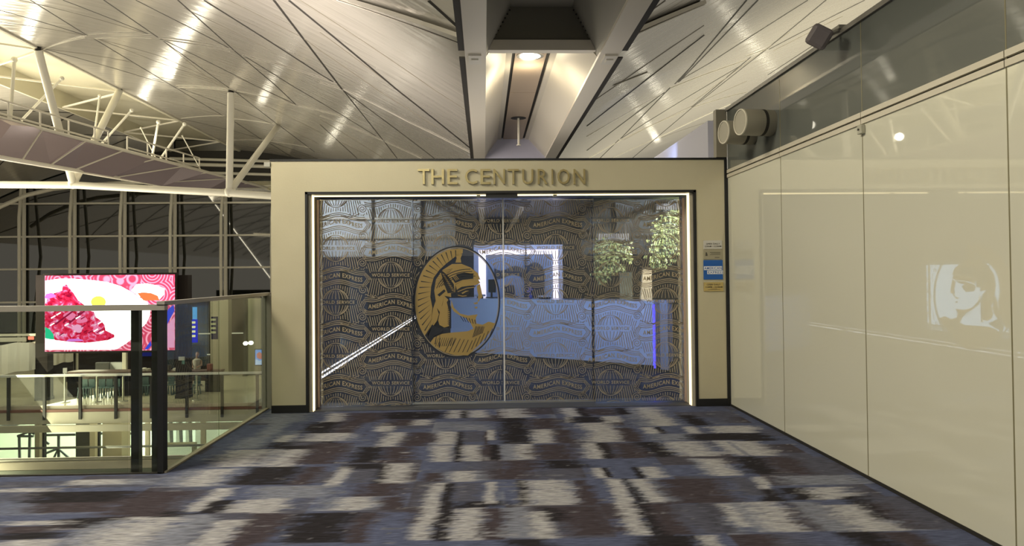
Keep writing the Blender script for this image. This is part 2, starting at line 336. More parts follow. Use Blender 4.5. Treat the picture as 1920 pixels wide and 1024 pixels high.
MB().box(oL, oL + .062, YP + .03, YP + .5, 0, oT).build('lining', M_goldin, es); MB().box(oR - .062, oR, YP + .03, YP + .5, 0, oT).build('lining', M_goldin, es)
MB().box(oL, oR, YP + .06, YP + .5, oT - .03, oT).build('lining', mat('head_lining', (.10, .09, .075), .5), es)
M_led = mat('led_strip', (1, .9, .6), .5, emit=(1.0, .82, .45), estr=1.5)
MB().box(oL + .062, oL + .072, YP + .06, YP + .125, .0, oT - .03).build('light_strip', M_led, es)
MB().box(oR - .072, oR - .062, YP + .06, YP + .125, .0, oT - .03).build('light_strip', M_led, es)
gx0, gx1 = aY(911, 366, YP).x, aY(971, 366, YP).x
zl = oT - .03
MB().box(oL + .06, gx0, YP + .10, YP + .125, zl - .014, zl).build('light_strip', M_led, es)
MB().box(gx1, oR - .06, YP + .10, YP + .125, zl - .014, zl).build('light_strip', M_led, es)
MB().box(gx0, gx1, YP + .09, YP + .2, zl - .035, zl).build('sensor_bar', mat('sensor_grey', (.16, .16, .15), .4), es)
for px in (897, 1042):
    x = aY(px, 368, YP).x
    MB().box(x - .02, x + .02, YP + .08, YP + .13, zl - .03, zl - .005).build('strip_clip', M_trim, es)
MB().box(pL - .07, pL - .005, YP - .02, YP + .05, pT - .06, pT - .01).build('junction_box', mat('box_white', (.5, .5, .45), .5), es)

# raised lettering: each letter a part
M_let = mat('brass_letter', (.52, .42, .20), .28, metal=.85)
sg = thing('sign_lettering', aY(942, 346, YP - .02), 'raised brass capitals across the top of the entrance surround', 'sign')
for ch, xa, xb in zip("THECENTURION", (784, 809, 839, 872, 901, 925, 952, 979, 1008, 1034, 1045, 1075), (806, 833, 858, 895, 920, 947, 973, 1000, 1026.5, 1037, 1068, 1097)):
    mb = MB(); a = aY(xa, 346, YP); b = aY(xb, 346, YP); t = aY((xa + xb) / 2, 317.5, YP)
    bt = aY((xa + xb) / 2, 346, YP).z
    zt = t.z
    if ch == 'I': mb.box(a.x, b.x, YP - .031, YP - .001, bt, zt)
    else: text_on(mb, ch, a.x, b.x, bt, zt, YP - .001, .005, .03)
    mb.build('letter', M_let, sg)

# four plaques on the right jamb
def plaque(px0, px1, py0, py1, m, label, lines, round_=False):
    a, b = aY(px0, py0, YP), aY(px1, py1, YP); t = thing('wall_plaque', ((a.x + b.x) / 2, YP, b.z), label, 'sign', 'plaques on the right jamb')
    pt = MB().box(a.x, b.x, YP - .014, YP - .001, b.z, a.z).build('plate', m, t, bevel=.003)
    for (s, x0, x1, y0, y1, mm, bold) in lines:
        mb = MB(); w = b.x - a.x; h = a.z - b.z
        if s is None: mb.box(a.x + w * x0, a.x + w * x1, YP - .0155, YP - .0135, a.z - h * y1, a.z - h * y0); mb.build('band', mm, pt)
        else:
            text_on(mb, s, a.x + w * x0, a.x + w * x1, a.z - h * y1, a.z - h * y0, YP - .0165, bold); mb.build('lettering', mm, pt)
    return t
M_ink = mat('ink', (.05, .045, .035), .6); M_wp = mat('plaque_white', (.60, .585, .55), .5); M_bl = mat('plaque_blue', (.012, .105, .42), .4); M_pl = mat('plaque_letter_white', (.85, .85, .85), .5)
plaque(1318.5, 1353.5, 451, 467, M_wp, 'pale plaque with opening hours, topmost on the right jamb', [("OPEN DAILY", .13, .87, .30, .49, M_ink, .015), ("5:30AM - 12:30AM", .06, .94, .60, .78, M_ink, .015)])
plaque(1318.5, 1353.5, 467.6, 486.5, mat('plaque_grey', (.36, .33, .235), .45), 'grey beige plaque with small print above the blue square', [("&", .09, .22, .30, .66, M_ink, .02)] + [(None, .34 + .05 * (i % 2), .9, .3 + .11 * i, .335 + .11 * i, M_ink, 0) for i in range(3)] + [(None, .6, .85, .78, .83, M_ink, 0)])
plaque(1318.5, 1355, 488, 524, M_bl, 'square blue plaque with white lettering on the right jamb', [(None, 0.01, .95, .32, .51, M_pl, 0), (None, .18, 1.02, .54, .72, M_pl, 0), ("AMERICAN", .03, .93, .35, .48, M_bl, .02), ("EXPRESS", .22, 1.0, .57, .69, M_bl, .02)])
plaque(1319, 1356, 529.5, 546, mat('plaque_gold', (.55, .42, .16), .35, metal=.3), 'gold plaque with opening hours, lowest on the right jamb', [("OPEN DAILY", .15, .84, .16, .34, M_ink, .015), ("5:30PM - 12:30AM", .08, .94, .45, .62, M_ink, .015), (None, .34, .66, .73, .76, M_ink, 0), (None, .2, .82, .82, .85, M_ink, 0)])

# ------------------------------------------------------------------ GLASS FRONT with printed film
M_pane = glassmat('entrance_glass', (.80, .82, .85), 1.8, 0.0, .045)
M_film = mat('printed_line', (.29, .25, .19), .55)
M_filmw = mat('printed_word', (.33, .28, .19), .55)
M_emb = mat('printed_gold', (.34, .24, .085), .5)
M_navy = mat('printed_navy', (.012, .016, .026), .5)
ECX, ECY, ERX, ERY = 857.5, 566, 80.5, 104
def in_oval(x, y, g=2.5): return ((x - ECX) / (ERX + g)) ** 2 + ((y - ECY) / (ERY + g)) ** 2 < 1
WAVE = lambda u: -4.4 * cos(2 * pi * (u - 2) / 84)
CSP, RSP = 103.0, 101.2
globes, banners = [], []
for i in range(-1, 8):
    cx = 629.5 + i * CSP; off = 0 if i % 2 else RSP / 2    # columns alternate by half a period
    for j in range(-2, 7):
        gy = 415 + off + j * RSP - .35 * i - 0 
        globes.append((cx, gy)); banners.append((cx + 4, gy - RSP / 2 + 4))
GR = 24.5
def near(lst, x, y, dx, dy): return [(a, b) for a, b in lst if abs(a - x) < dx and abs(b - y) < dy]
def blocked(x, y):
    for a, b in near(globes, x, y, 40, 27):
        if (x - a) ** 2 + (y - b) ** 2 < (GR + 1.5) ** 2: return True
        if abs(x - a) < 38 and abs(y - b) < 4.6: return True
    for a, b in near(banners, x, y, 68, 44):
        u = x - a
        if abs(u) < 58 and abs(y - b - WAVE(u)) < 18.3: return True
        for sx in (-56, 46):
            if (x - a - sx) ** 2 + (y - b + 27) ** 2 < 9.5 ** 2: return True
    return False
def lines_for(x0, x1, y0, y1):
    """every printed line, as polylines in frame units, cut to one pane"""
    out = []
    def emit(pts, w, test=None):
        run = []
        for p in pts:
            ok = x0 <= p[0] <= x1 and y0 <= p[1] <= y1 and not in_oval(*p) and not (test and test(*p))
            if ok: run.append(p)
            else:
                if len(run) > 1: out.append((run, w))
                run = []
        if len(run) > 1: out.append((run, w))
    S = lambda f, a, b, n: [f(a + (b - a) * k / n) for k in range(n + 1)]
    for a, b in globes:
        if a < x0 - 70 or a > x1 + 70 or b < y0 - 70 or b > y1 + 70: continue
        word = lambda x, y: abs(y - b) < 4.4 and abs(x - a) < 37
        emit(S(lambda t: (a + GR * cos(t), b + GR * sin(t)), 0, 2 * pi, 48), 1.3, word)
        for k in range(-4, 5):
            e = sin(k * pi / 10.2)
            emit(S(lambda t: (a + (GR - .6) * e * cos(t), b + (GR - .6) * sin(t)), -1.12, 1.12, 18), 1.15, word)
        for k in range(-13, 14):       # rays that fan out between globe and ribbon
            f = lambda t, k=k: (a + k * (3.7 + 1.1 * abs(t) / 40), b + t)
            emit(S(f, -58, 58, 58), 1.35, lambda x, y: blocked(x, y) or abs(x - a) > CSP / 2 + 3)
    for a, b in banners:
        if a < x0 - 80 or a > x1 + 80 or b < y0 - 80 or b > y1 + 80: continue
        for dv, w in ((-15.5, 1.3), (-12.2, 1.3), (-8.9, 1.5), (9.2, 1.5), (12.4, 1.3), (15.6, 1.3)):
            h = 58 - abs(abs(dv) - 9) * .2
            emit(S(lambda u: (a + u, b + WAVE(u) + dv), -h + 4, h - 6, 44), w)
        for e in (0, 4.4, 8.6):
            emit([(a - 50 - e * .4, b + WAVE(-50) - 9 - e * .4), (a - 56 - e * .9, b + WAVE(-55) + 5), (a - 49 - e * .4, b + WAVE(-50) + 9 + e * .5)], 1.3)
            emit([(a + 49 + e * .3, b + WAVE(49) - 9 - e * .4), (a + 55 + e * .8, b + WAVE(52) - 1), (a + 47 + e * .4, b + WAVE(48) + 9 + e * .5)], 1.3)
        for sx, sg_ in ((-56, 1), (46, -1)):
            c0, c1 = a + sx, b - 27
            emit(S(lambda t: (c0 + sg_ * (1.2 + 7.6 * (t / 13)) * cos(t), c1 + (1.2 + 7.6 * (t / 13)) * sin(t)), 0, 13, 60), 1.3)
            emit(S(lambda t: (c0 + sg_ * (5 + 36 * t), c1 + 8 + 8.5 * sin(t * 2.4) * (1 - .3 * t)), 0, 1, 14), 1.2, lambda x, y: abs(x - c0) < 4)
            for q in range(2):
                emit(S(lambda t: (c0 + sg_ * (15 + 10 * q + 9 * t), c1 + 8 + 6 * q * .5 + 5 * sin(t * pi)), 0, 1, 8), 1.1)
    return out
def strip(mb, pts, w, Y):
    """a printed line of its own width lying on the pane"""
    P = [aY(x, y, Y) for x, y in pts]; hw = w * Y / F / 2; n = len(P); v = []
    for i in range(n):
        d = P[min(i + 1, n - 1)] - P[max(i - 1, 0)]; L = sqrt(d.x * d.x + d.z * d.z) or 1
        nx, nz = -d.z / L * hw, d.x / L * hw
        v += [(P[i].x + nx, Y, P[i].z + nz), (P[i].x - nx, Y, P[i].z - nz)]
    mb.add(v, [(2 * i, 2 * i + 1, 2 * i + 3, 2 * i + 2) for i in range(n - 1)])
def clipfaces(verts2, faces, x0, x1, y0, y1):
    keep = []
    for f in faces:
        c = np.mean([verts2[i] for i in f], 0)
        if x0 <= c[0] <= x1 and y0 <= c[1] <= y1 and not in_oval(c[0], c[1]): keep.append(f)
    return keep
def words_for(mb, x0, x1, y0, y1, Y):
    for lst, s, w, h, wave in ((globes, "WORLD SERVICE", 71, 6.2, False), (banners, "AMERICAN EXPRESS", 92, 8.2, True)):
        v, f, tw = text_geo(s, .022)
        for a, b in lst:
            if a < x0 - 60 or a > x1 + 60 or b < y0 - 20 or b > y1 + 20: continue
            q = []
            for p in v:
                u = (p[0] / tw - .5) * w; yy = h / 2 - p[1] * h
                q.append((a + u, b + yy + (WAVE(u) if wave else 0)))
            fs = clipfaces(q, f, x0, x1, y0, y1)
            if not fs: continue
            used = sorted({i for k in fs for i in k}); mp = {o: n for n, o in enumerate(used)}
            mb.add([aY(*q[i], Y) for i in used], [tuple(mp[i] for i in k) for k in fs])
GLASS = {}
def pane(name, px0, px1, py0, py1, Y, rail):
    a, b = aY(px0, py0, Y), aY(px1, py0, Y); zb = .012; zt = aY((px0 + px1) / 2, py0, Y).z
    t = thing(name, ((a.x + b.x) / 2, Y, 0), kind='structure')
    g = MB().box(a.x, b.x, Y, Y + .012, zb, zt).build('glass', M_pane, t); GLASS[t.name] = g
    yb = 768
    mb = MB(); yf = Y - .0015
    for pts, w in lines_for(px0 + 1, px1 - 1, py0 + 1, yb - 3): 
        if min(aY(*p, yf).z for p in pts) > zb + .005: strip(mb, pts, w, yf)
        else:
            pp = [p for p in pts if aY(*p, yf).z > zb + .005]
            if len(pp) > 1: strip(mb, pp, w, yf)
    mb.build('printed_pattern', M_film, g)
    mb = MB(); words_for(mb, px0 + 1, px1 - 1, py0, yb - 12, yf - .001); mb.build('printed_words', M_filmw, g)
    if rail:
        MB().box(a.x, b.x, Y - .008, Y + .02, .012, .035).build('bottom_rail', mat('rail_steel', (.45, .45, .42), .3, metal=.8), t)
    return t, a.x, b.x, zt
win1, *_ = pane('window_1', 595, 773, 374, 0, YG - .06, False)
dr1, d1a, d1b, d1t = pane('door_1', 771, 943, 374, 0, YG, True)
dr2, d2a, d2b, d2t = pane('door_2', 944, 1113, 374, 0, YG, True)
win2, *_ = pane('window_2', 1111, 1285, 374, 0, YG - .06, False)
M_chan = mat('edge_channel', (.42, .40, .36), .3, metal=.7); M_navyedge = mat('edge_navy', (.02, .03, .10), .3)
for t, px in ((win1, 597), (win2, 1282)):
    x = aY(px, 500, YG - .07).x; MB().box(x - .012, x + .012, YG - .09, YG - .03, .01, 2.37).build('channel', mat('pink_channel', (.50, .38, .33), .35, metal=.4), t)
for t, px in ((dr1, 943.2), (dr2, 944.6)):
    x = aY(px, 500, YG).x; MB().box(x - .0035, x + .0035, YG - .004, YG + .016, .02, d1t).build('edge_seal', mat('seal_white', (.75, .75, .75), .4), t)
for t, px in ((dr1, 774), (dr2, 1111)):
    x = aY(px, 500, YG).x; MB().box(x - .014, x + .014, YG + .014, YG + .03, .02, d1t).build('edge_seal', M_navyedge, t)

# ---- warrior's head in an oval, printed across the middle doors
def eb(x, y): return (760 + x * .2442, 440 + y * .2442)
def emblem_part(polys, m, name, dy):
    for par, xa, xb in ((dr1, 0, 943.4), (dr2, 943.4, 2000)):
        mb = MB(); Y = YG - .0028 - dy
        for pg in polys:
            q = [eb(*p) for p in pg]
            # cut at the meeting stile (Sutherland-Hodgman against one line)
            def cut(q, lim, keep_less):
                r = []
                for i in range(len(q)):
                    p0, p1 = q[i - 1], q[i]; i0 = (p0[0] <= lim) == keep_less; i1 = (p1[0] <= lim) == keep_less
                    if i0 != i1:
                        t = (lim - p0[0]) / (p1[0] - p0[0]); r.append((lim, p0[1] + t * (p1[1] - p0[1])))
                    if i1: r.append(p1)
                return r
            q = cut(q, 943.4, xb < 1000)
            if len(q) > 2:
                from mathutils.geometry import tessellate_polygon
                P = [aY(*p, Y) for p in q]; fs = tessellate_polygon([[Vector((p.x, p.z, 0)) for p in P]])
                mb.add(P, [tuple(f) for f in fs])
        if mb.v: mb.build(name, m, GLASS[par.name])
OC, ORX, ORY = (396, 515), 330, 425
ell = lambda t, rx, ry: (OC[0] + rx * cos(t), OC[1] + ry * sin(t))
ring = lambda r0, r1: [[ell(2 * pi * k / 72, r0[0], r0[1]), ell(2 * pi * (k + 1) / 72, r0[0], r0[1]), ell(2 * pi * (k + 1) / 72, r1[0], r1[1]), ell(2 * pi * k / 72, r1[0], r1[1])] for k in range(72)]
emblem_part(ring((333, 428), (323, 418)), M_navy, 'emblem_border', 0)
emblem_part(ring((322, 417), (316, 411)), M_film, 'emblem_ring', 0)
gold = [
 [(415, 108), (330, 114), (250, 152), (180, 212), (130, 282), (96, 370), (80, 470), (77, 560), (92, 660), (120, 730), (150, 775), (185, 720), (200, 645), (208, 560), (192, 480), (198, 400), (218, 330), (262, 270), (320, 218), (385, 168), (440, 142), (442, 112)],
 [(385, 150), (437, 150), (424, 182), (430, 215), (384, 215), (394, 182)],
 [(222, 430), (235, 345), (285, 272), (358, 226), (430, 224), (500, 252), (556, 296), (576, 345), (520, 345), (450, 350), (385, 382), (382, 445), (350, 450), (352, 480), (300, 470), (282, 540), (268, 600), (240, 560), (232, 500)],
 [(385, 385), (450, 350), (560, 345), (576, 372), (540, 388), (480, 394), (430, 402), (395, 425)],
 [(548, 394), (572, 378), (584, 430), (593, 482), (574, 494), (556, 488), (560, 462), (552, 430)], [(560, 492), (574, 494), (562, 514), (554, 514)],
 [(252, 660), (266, 590), (284, 540), (300, 470), (330, 500), (346, 560), (346, 700), (300, 714), (262, 694)],
 [(352, 500), (372, 560), (420, 606), (482, 622), (556, 612), (540, 642), (546, 682), (592, 692), (640, 668), (690, 682), (650, 752), (565, 850), (480, 928), (380, 925), (300, 905), (232, 868), (192, 828), (220, 790), (282, 762), (360, 752), (480, 742), (522, 722), (500, 680), (470, 645), (420, 622), (372, 590), (352, 560)],
 [(520, 525), (556, 518), (556, 530), (536, 536)], [(530, 556), (554, 552), (552, 566), (540, 568)],
 [(200, 650), (212, 570), (232, 510), (244, 570), (258, 610), (244, 660), (216, 700), (186, 724)]]
emblem_part(gold, M_emb, 'emblem_figure', .0006)
dark = [[(355, 330), (400, 302), (452, 290), (522, 302), (522, 338), (440, 348), (382, 372)],
        [(265, 265), (300, 292), (332, 325), (372, 380), (380, 445), (325, 450), (300, 385)],
        [(246, 462), (298, 420), (310, 434), (262, 476)],
        [(392, 428), (470, 398), (545, 392), (520, 412), (480, 420), (500, 440), (470, 482), (405, 478), (388, 455)],
        [(330, 500), (352, 560), (352, 720), (334, 726), (340, 600), (318, 520)],
        [(165, 760), (205, 690), (220, 700), (260, 720), (290, 730), (270, 752), (215, 782), (180, 812)]]
for k in range(22):                      # stripes of the crest and plume
    t = 2.05 * pi * 0 + radians(100 + k * 7.0); 
    a = ell(-t + 0, 318, 413) if False else (OC[0] + 300 * cos(radians(268 - k * 7.2)), OC[1] + 395 * sin(radians(268 - k * 7.2)))
    c = (OC[0] + 205 * cos(radians(268 - k * 6.6)), OC[1] + 300 * sin(radians(268 - k * 6.6)))
    d = Vector((c[0] - a[0], c[1] - a[1])); L = d.length; nx, ny = -d.y / L * 4.2, d.x / L * 4.2
    dark.append([(a[0] + nx, a[1] + ny), (a[0] - nx, a[1] - ny), (c[0] + d.x * .04, c[1] + d.y * .04)])
for k in range(8):
    x = 405 + 0 * k; 
    dark.append([(215 + 7 * k, 392 - 16 * k), (222 + 7 * k, 388 - 16 * k), (300 + 9 * k, 350 - 14 * k + k * 2), (296 + 9 * k, 347 - 14 * k + k * 2)])
for k in range(7):                       # curved bands of the helmet
    q0, q1, q2 = (238 + k * 9, 410 - k * 4), (300 + k * 12, 262 + k * 8), (500 + k * 6, 262 + k * 9)
    arc_ = [((1 - t) ** 2 * q0[0] + 2 * t * (1 - t) * q1[0] + t * t * q2[0], (1 - t) ** 2 * q0[1] + 2 * t * (1 - t) * q1[1] + t * t * q2[1]) for t in [j / 9 for j in range(10)]]
    if k % 2 == 0: dark.append(arc_ + [(x + 3, y + 5.5) for x, y in reversed(arc_)])
for k in range(7): dark.append([(322 + k * 1, 735 + k * 0), (326, 735), (330, 742), (326, 742)]) if False else None
for k in range(9):                       # hatching below the jaw
    dark.append([(540 + 8 * k, 705 + 3 * (k % 3)), (546 + 8 * k, 703), (520 + 9 * k, 790 - 4 * k), (515 + 9 * k, 790 - 4 * k)])
for k in range(6): dark.append([(420 + 22 * k, 626 + 6 * k), (426 + 22 * k, 626 + 5 * k), (452 + 18 * k, 668 + 4 * k), (447 + 18 * k, 668 + 4 * k)])
for k in range(11):                      # folds of the cloak
    x = 300 + k * 34; y = 905 - max(0, k - 5) * 22
    dark.append([(x, y), (x + 7, y - 3), (x + 62 - k * 3, y - 112 + k * 4), (x + 58 - k * 3, y - 114 + k * 4)])
for k in range(12):
    dark.append([(322, 520 + k * 15), (330, 517 + k * 15), (346, 526 + k * 15), (346, 531 + k * 15)])
for k in range(9):
    x = 230 + k * 16; dark.append([(x, 860 - k * 1), (x + 5, 858), (x + 26, 792), (x + 23, 792)])
emblem_part(dark, M_navy, 'emblem_shading', .0012)
fine = [[(283 + 8 * k, 300 + 14 * k), (300 + 9 * k, 306 + 14 * k), (299 + 9 * k, 311 + 14 * k), (285 + 8 * k, 305 + 14 * k)] for k in range(10)]
fine += [[(400, 436), (470, 408), (530, 402), (530, 407), (472, 414), (404, 441)], [(430, 448), (462, 432), (492, 430), (466, 440), (440, 456)], [(404, 462), (440, 470), (470, 466), (470, 471), (440, 476), (404, 468)]]
fine += [[(362 + 10 * k, 318 - 4 * k), (366 + 10 * k, 316 - 4 * k), (392 + 10 * k, 352 - 5 * k), (388 + 10 * k, 354 - 5 * k)] for k in range(3)]
emblem_part(fine, M_emb, 'emblem_lines', .0017)

# ------------------------------------------------------------------ LOUNGE behind the glass
M_navywall = mat('lounge_wall', (.012, .015, .026), .35)
M_nfloor = mat('lounge_floor', (.03, .032, .04), .8, spec=.15)
def struct(mb, name, m): return tag(mb.build(name, m), kind='structure')
struct(MB().box(-2.3, 5.6, 9.06, 26, -.3, .0), 'floor_lounge', M_nfloor)
struct(MB().box(-2.3, 5.6, 8.96, 26, 2.66, 2.74), 'ceiling_lounge', M_navywall)
struct(MB().box(-2.3, -2.0, 8.96, 10.6, 0, 2.66).box(-2.3, -2.0, 13.1, 26, 0, 2.66).box(-2.3, -2.0, 10.6, 13.1, 0, .5).box(-2.3, -2.0, 10.6, 13.1, 1.62, 2.66).box(-2.72, -2.66, 10.4, 14.6, .3, 1.9).box(-2.7, -2.3, 10.4, 10.6, .3, 1.9).box(-2.7, -2.3, 14.4, 14.6, .3, 1.9).box(-2.7, -2.3, 10.4, 14.6, 1.62, 1.9).box(-2.7, -2.3, 10.4, 14.6, .3, .5), 'wall_lounge_left', M_navywall)
bs_ = thing('recessed_screen', (-2.6, 12.5, .5), 'pale blue lit screen recessed in the lounge side wall, mirrored in the glass wall', 'screen')
MB().box(-2.65, -2.63, 11.3, 13.7, .52, 1.6).build('display', mat('screen_ice', (.1, .1, .1), .5, emit=(.55, .78, 1.0), estr=2.2), bs_)
MB().box(-2.66, -2.61, 11.2, 11.3, .5, 1.62).build('frame', M_dark, bs_)
struct(MB().box(-2.3, 5.6, 26, 26.2, 0.0, 2.66), 'wall_lounge_back', M_navywall)
struct(MB().box(5.6, 5.8, 8.96, 26, 0.0, 2.66), 'wall_lounge_right', M_navywall)
struct(MB().box(2.42, 5.6, 8.96, 9.06, 0.0, 2.66), 'wall_lounge_front', M_navywall)

lr = thing('linear_light_rail', (-1.96, 9.2, .27), 'thin white twin line of light running low along the dark lounge wall', 'light')
M_ll = mat('line_light', (1, 1, 1), .5, emit=(1, .97, .95), estr=1.6)
MB().box(-1.99, -1.965, 9.15, 24, .266, .280).build('lower_line', M_ll, lr)
MB().box(-1.99, -1.965, 9.15, 24, .328, .335).build('upper_line', M_ll, lr)
MB().box(-2.0, -1.99, 9.15, 24, .25, .35).build('profile', M_dark, lr)

# reception desk
dl, drr = aZ(845, 668, .0), aZ(1225, 698, .0)
dz = aY(1035, 561.5, (dl.y + drr.y) / 2).z
dk = thing('reception_desk', ((dl.x + drr.x) / 2, (dl.y + drr.y) / 2, 0), 'long pale blue reception desk set at an angle behind the glass doors', 'desk')
dv = (drr - dl).normalized(); dn = Vector((-dv.y, dv.x, 0))
if dn.y < 0: dn = -dn
M_desk = mat('desk_white', (.62, .66, .74), .22)
F0 = lambda z0, z1, a, b, th: MB().prism([a + Vector((0, 0, z0)), b + Vector((0, 0, z0)), b + Vector((0, 0, z1)), a + Vector((0, 0, z1))], dn * th)
F0(.1, dz - .04, dl + dn * .01, drr + dn * .01, .06).build('front_panel', M_desk, dk)
F0(dz - .04, dz, dl - dv * .02, drr + dv * .02, .7).build('desk_top', M_desk, dk)
F0(0, .1, dl + dn * .06, drr + dn * .06, .5).build('plinth', mat('desk_plinth', (.05, .05, .05), .5), dk)
F0(.1, dz - .04, drr - dv * .04, drr, .68).build('side_panel', M_desk, dk)
F0(.1, dz - .04, dl, dl + dv * .04, .68).build('side_panel', M_desk, dk)
F0(.06, dz - .05, drr + dv * .005, drr + dv * .025, .03).build('light_strip', mat('blue_strip', (.1, .1, 1), .5, emit=(.05, .04, 1.0), estr=3.0), dk)
ep = thing('desk_end_panel', drr + dv * .22, 'narrow grey blue upright panel beside the right end of the desk', 'panel')
F0(.05, dz + .02, drr + dv * .12, drr + dv * .25, .05).build('board', mat('board_grey', (.32, .34, .40), .4), ep); F0(0, .05, drr + dv * .10, drr + dv * .27, .2).build('foot', M_dark, ep)

def dtop(px, back=.3):
    t = (px - 845) / 380; p = dl + (drr - dl) * t + dn * back; return Vector((p.x, p.y, dz))
# monitor
mp_ = dtop(905, .35); mo = thing('computer_monitor', mp_, 'small black monitor standing on the left of the reception desk', 'monitor')
MB().obox(mp_ + Vector((.05, 0, .22)), dv, dn, Vector((0, 0, 1)), .08, .015, .12).build('screen', M_black, mo, bevel=.004)
MB().obox(mp_ + Vector((.04, .03, .09)), dv, dn, Vector((0, 0, 1)), .015, .01, .09).build('stand', M_black, mo)
MB().obox(mp_ + Vector((.04, .03, .008)), dv, dn, Vector((0, 0, 1)), .09, .06, .008).build('base', M_black, mo)
kp = dtop(896, .2); kt = thing('card_terminal', kp, 'grey card terminal in front of the monitor', 'terminal')
MB().obox(kp + Vector((0, 0, .05)), dv, dn, Vector((0, 0, 1)), .10, .04, .018).build('body', mat('term_grey', (.55, .55, .56), .35), kt, bevel=.006); MB().obox(kp + Vector((0, 0, .016)), dv, dn, Vector((0, 0, 1)), .05, .03, .016).build('foot', M_black, kt)
sp_ = dtop(1022, .3); st = thing('sign_holder', sp_, 'low pale sign holder lying on the desk before the lit frame', 'sign')
MB().obox(sp_ + Vector((0, 0, .045)), dv, dn, Vector((0, 0, 1)), .12, .04, .012).build('plate', mat('plate_pale', (.7, .68, .72), .3), st); MB().obox(sp_ + Vector((0, 0, .016)), dv, dn, Vector((0, 0, 1)), .10, .03, .017).build('foot', M_dark, st)
fp = dtop(994, .3); fl = thing('flower_vase', fp, 'little vase of violet flowers on the reception desk', 'vase')
MB().lathe([(.02, 0), (.035, .03), (.03, .07), (.016, .09), (.02, .1)], fp, n=12).build('vase', mat('vase_blue', (.10, .10, .35), .2), fl, smooth=True)
mb = MB()
for k in range(12): mb.sphere(fp + Vector((random.uniform(-.05, .05), random.uniform(-.04, .04), random.uniform(.11, .19))), .018, .018, .016, 7, 5)
mb.build('flowers', mat('violet', (.22, .2, .6), .6), fl, smooth=True)

# lit frame on the wall behind
YF = 16.0
def R2(x0, y0, x1, y1, Y=YF): a, b = aY(x0, y0, Y), aY(x1, y1, Y); return a.x, b.x, b.z, a.z
X0, X1, Z0, Z1 = R2(888, 460, 1056, 566); x0, x1, z0, z1 = R2(897, 468.5, 1048, 566); x2, x3, z2, z3 = R2(911, 477.5, 1038, 566)
fr = thing('lit_frame', ((X0 + X1) / 2, YF, 0), 'tall pale frame with a glowing pinkish border behind the desk', 'frame'); zb = .0
MB().box(X0, x0, YF, YF + .25, 0, Z1).box(x1, X1, YF, YF + .25, 0, Z1).box(x0, x1, YF, YF + .25, z1, Z1).build('outer_frame', mat('lilac_frame', (.42, .42, .52), .4), fr)
MB().box(x0, x2, YF + .06, YF + .12, 0, z1).box(x3, x1, YF + .06, YF + .12, 0, z1).box(x2, x3, YF + .06, YF + .12, z3, z1).build('light_border', mat('pink_glow', (1, .9, .92), .5, emit=(1, .83, .86), estr=1.0), fr)
MB().box(x2, x3, YF + .10, YF + .2, 0, z3).build('back_panel', mat('blue_panel', (.20, .25, .36), .35), fr)
wa = thing('wall_relief', ((x2 + x3) / 2, YF + .08, 0), 'dark abstract shape mounted on the blue panel inside the lit frame', 'art')
mb = MB(); top = [aY(927 + k * 5.8, 503 + 4.5 * sin(k * .7), YF + .07) for k in range(11)]; bot = [aY(927 + k * 5.8, 518 + 4.5 * sin(k * .7 + .5), YF + .07) for k in range(11)]
for i in range(10): mb.prism([top[i], top[i + 1], bot[i + 1], bot[i]], (0, .04, 0))
mb.build('band', M_navywall, wa)
mb = MB(); dome = [aY(1002 + 19 * cos(t), 514 - 22 * sin(t), YF + .07) for t in np.linspace(0, pi, 15)] + [aY(983, 568, YF + .07), aY(1021, 568, YF + .07)]
mb.prism(dome, (0, .04, 0)); mb.build('dome', M_navywall, wa)
a, b = aY(945, 535, YF + .07), aY(965, 568, YF + .07); MB().box(a.x, b.x, YF + .07, YF + .11, b.z, a.z).build('block', M_navywall, wa)
x = aY(986, 500, YF - .05); MB().box(x.x - .01, x.x + .01, YF - .06, YF + .2, aY(986, 520, YF).z, Z1 + .02).build('cable', M_black, wa)

# blue panel near the left jamb
a, b = aY(598, 545, 10.2), aY(607, 600, 10.2); bp = thing('blue_light_panel', ((a.x + b.x) / 2, 10.2, b.z), 'slim glowing blue panel just inside the left end of the glass', 'light')
MB().box(a.x - .02, b.x, 10.2, 10.23, b.z, a.z).build('panel', mat('blue_glow', (.05, .1, .8), .5, emit=(.06, .11, .75), estr=1.0), bp)
MB().box(a.x - .03, b.x + .01, 10.23, 10.26, b.z - .01, a.z + .01).build('frame', M_dark, bp)

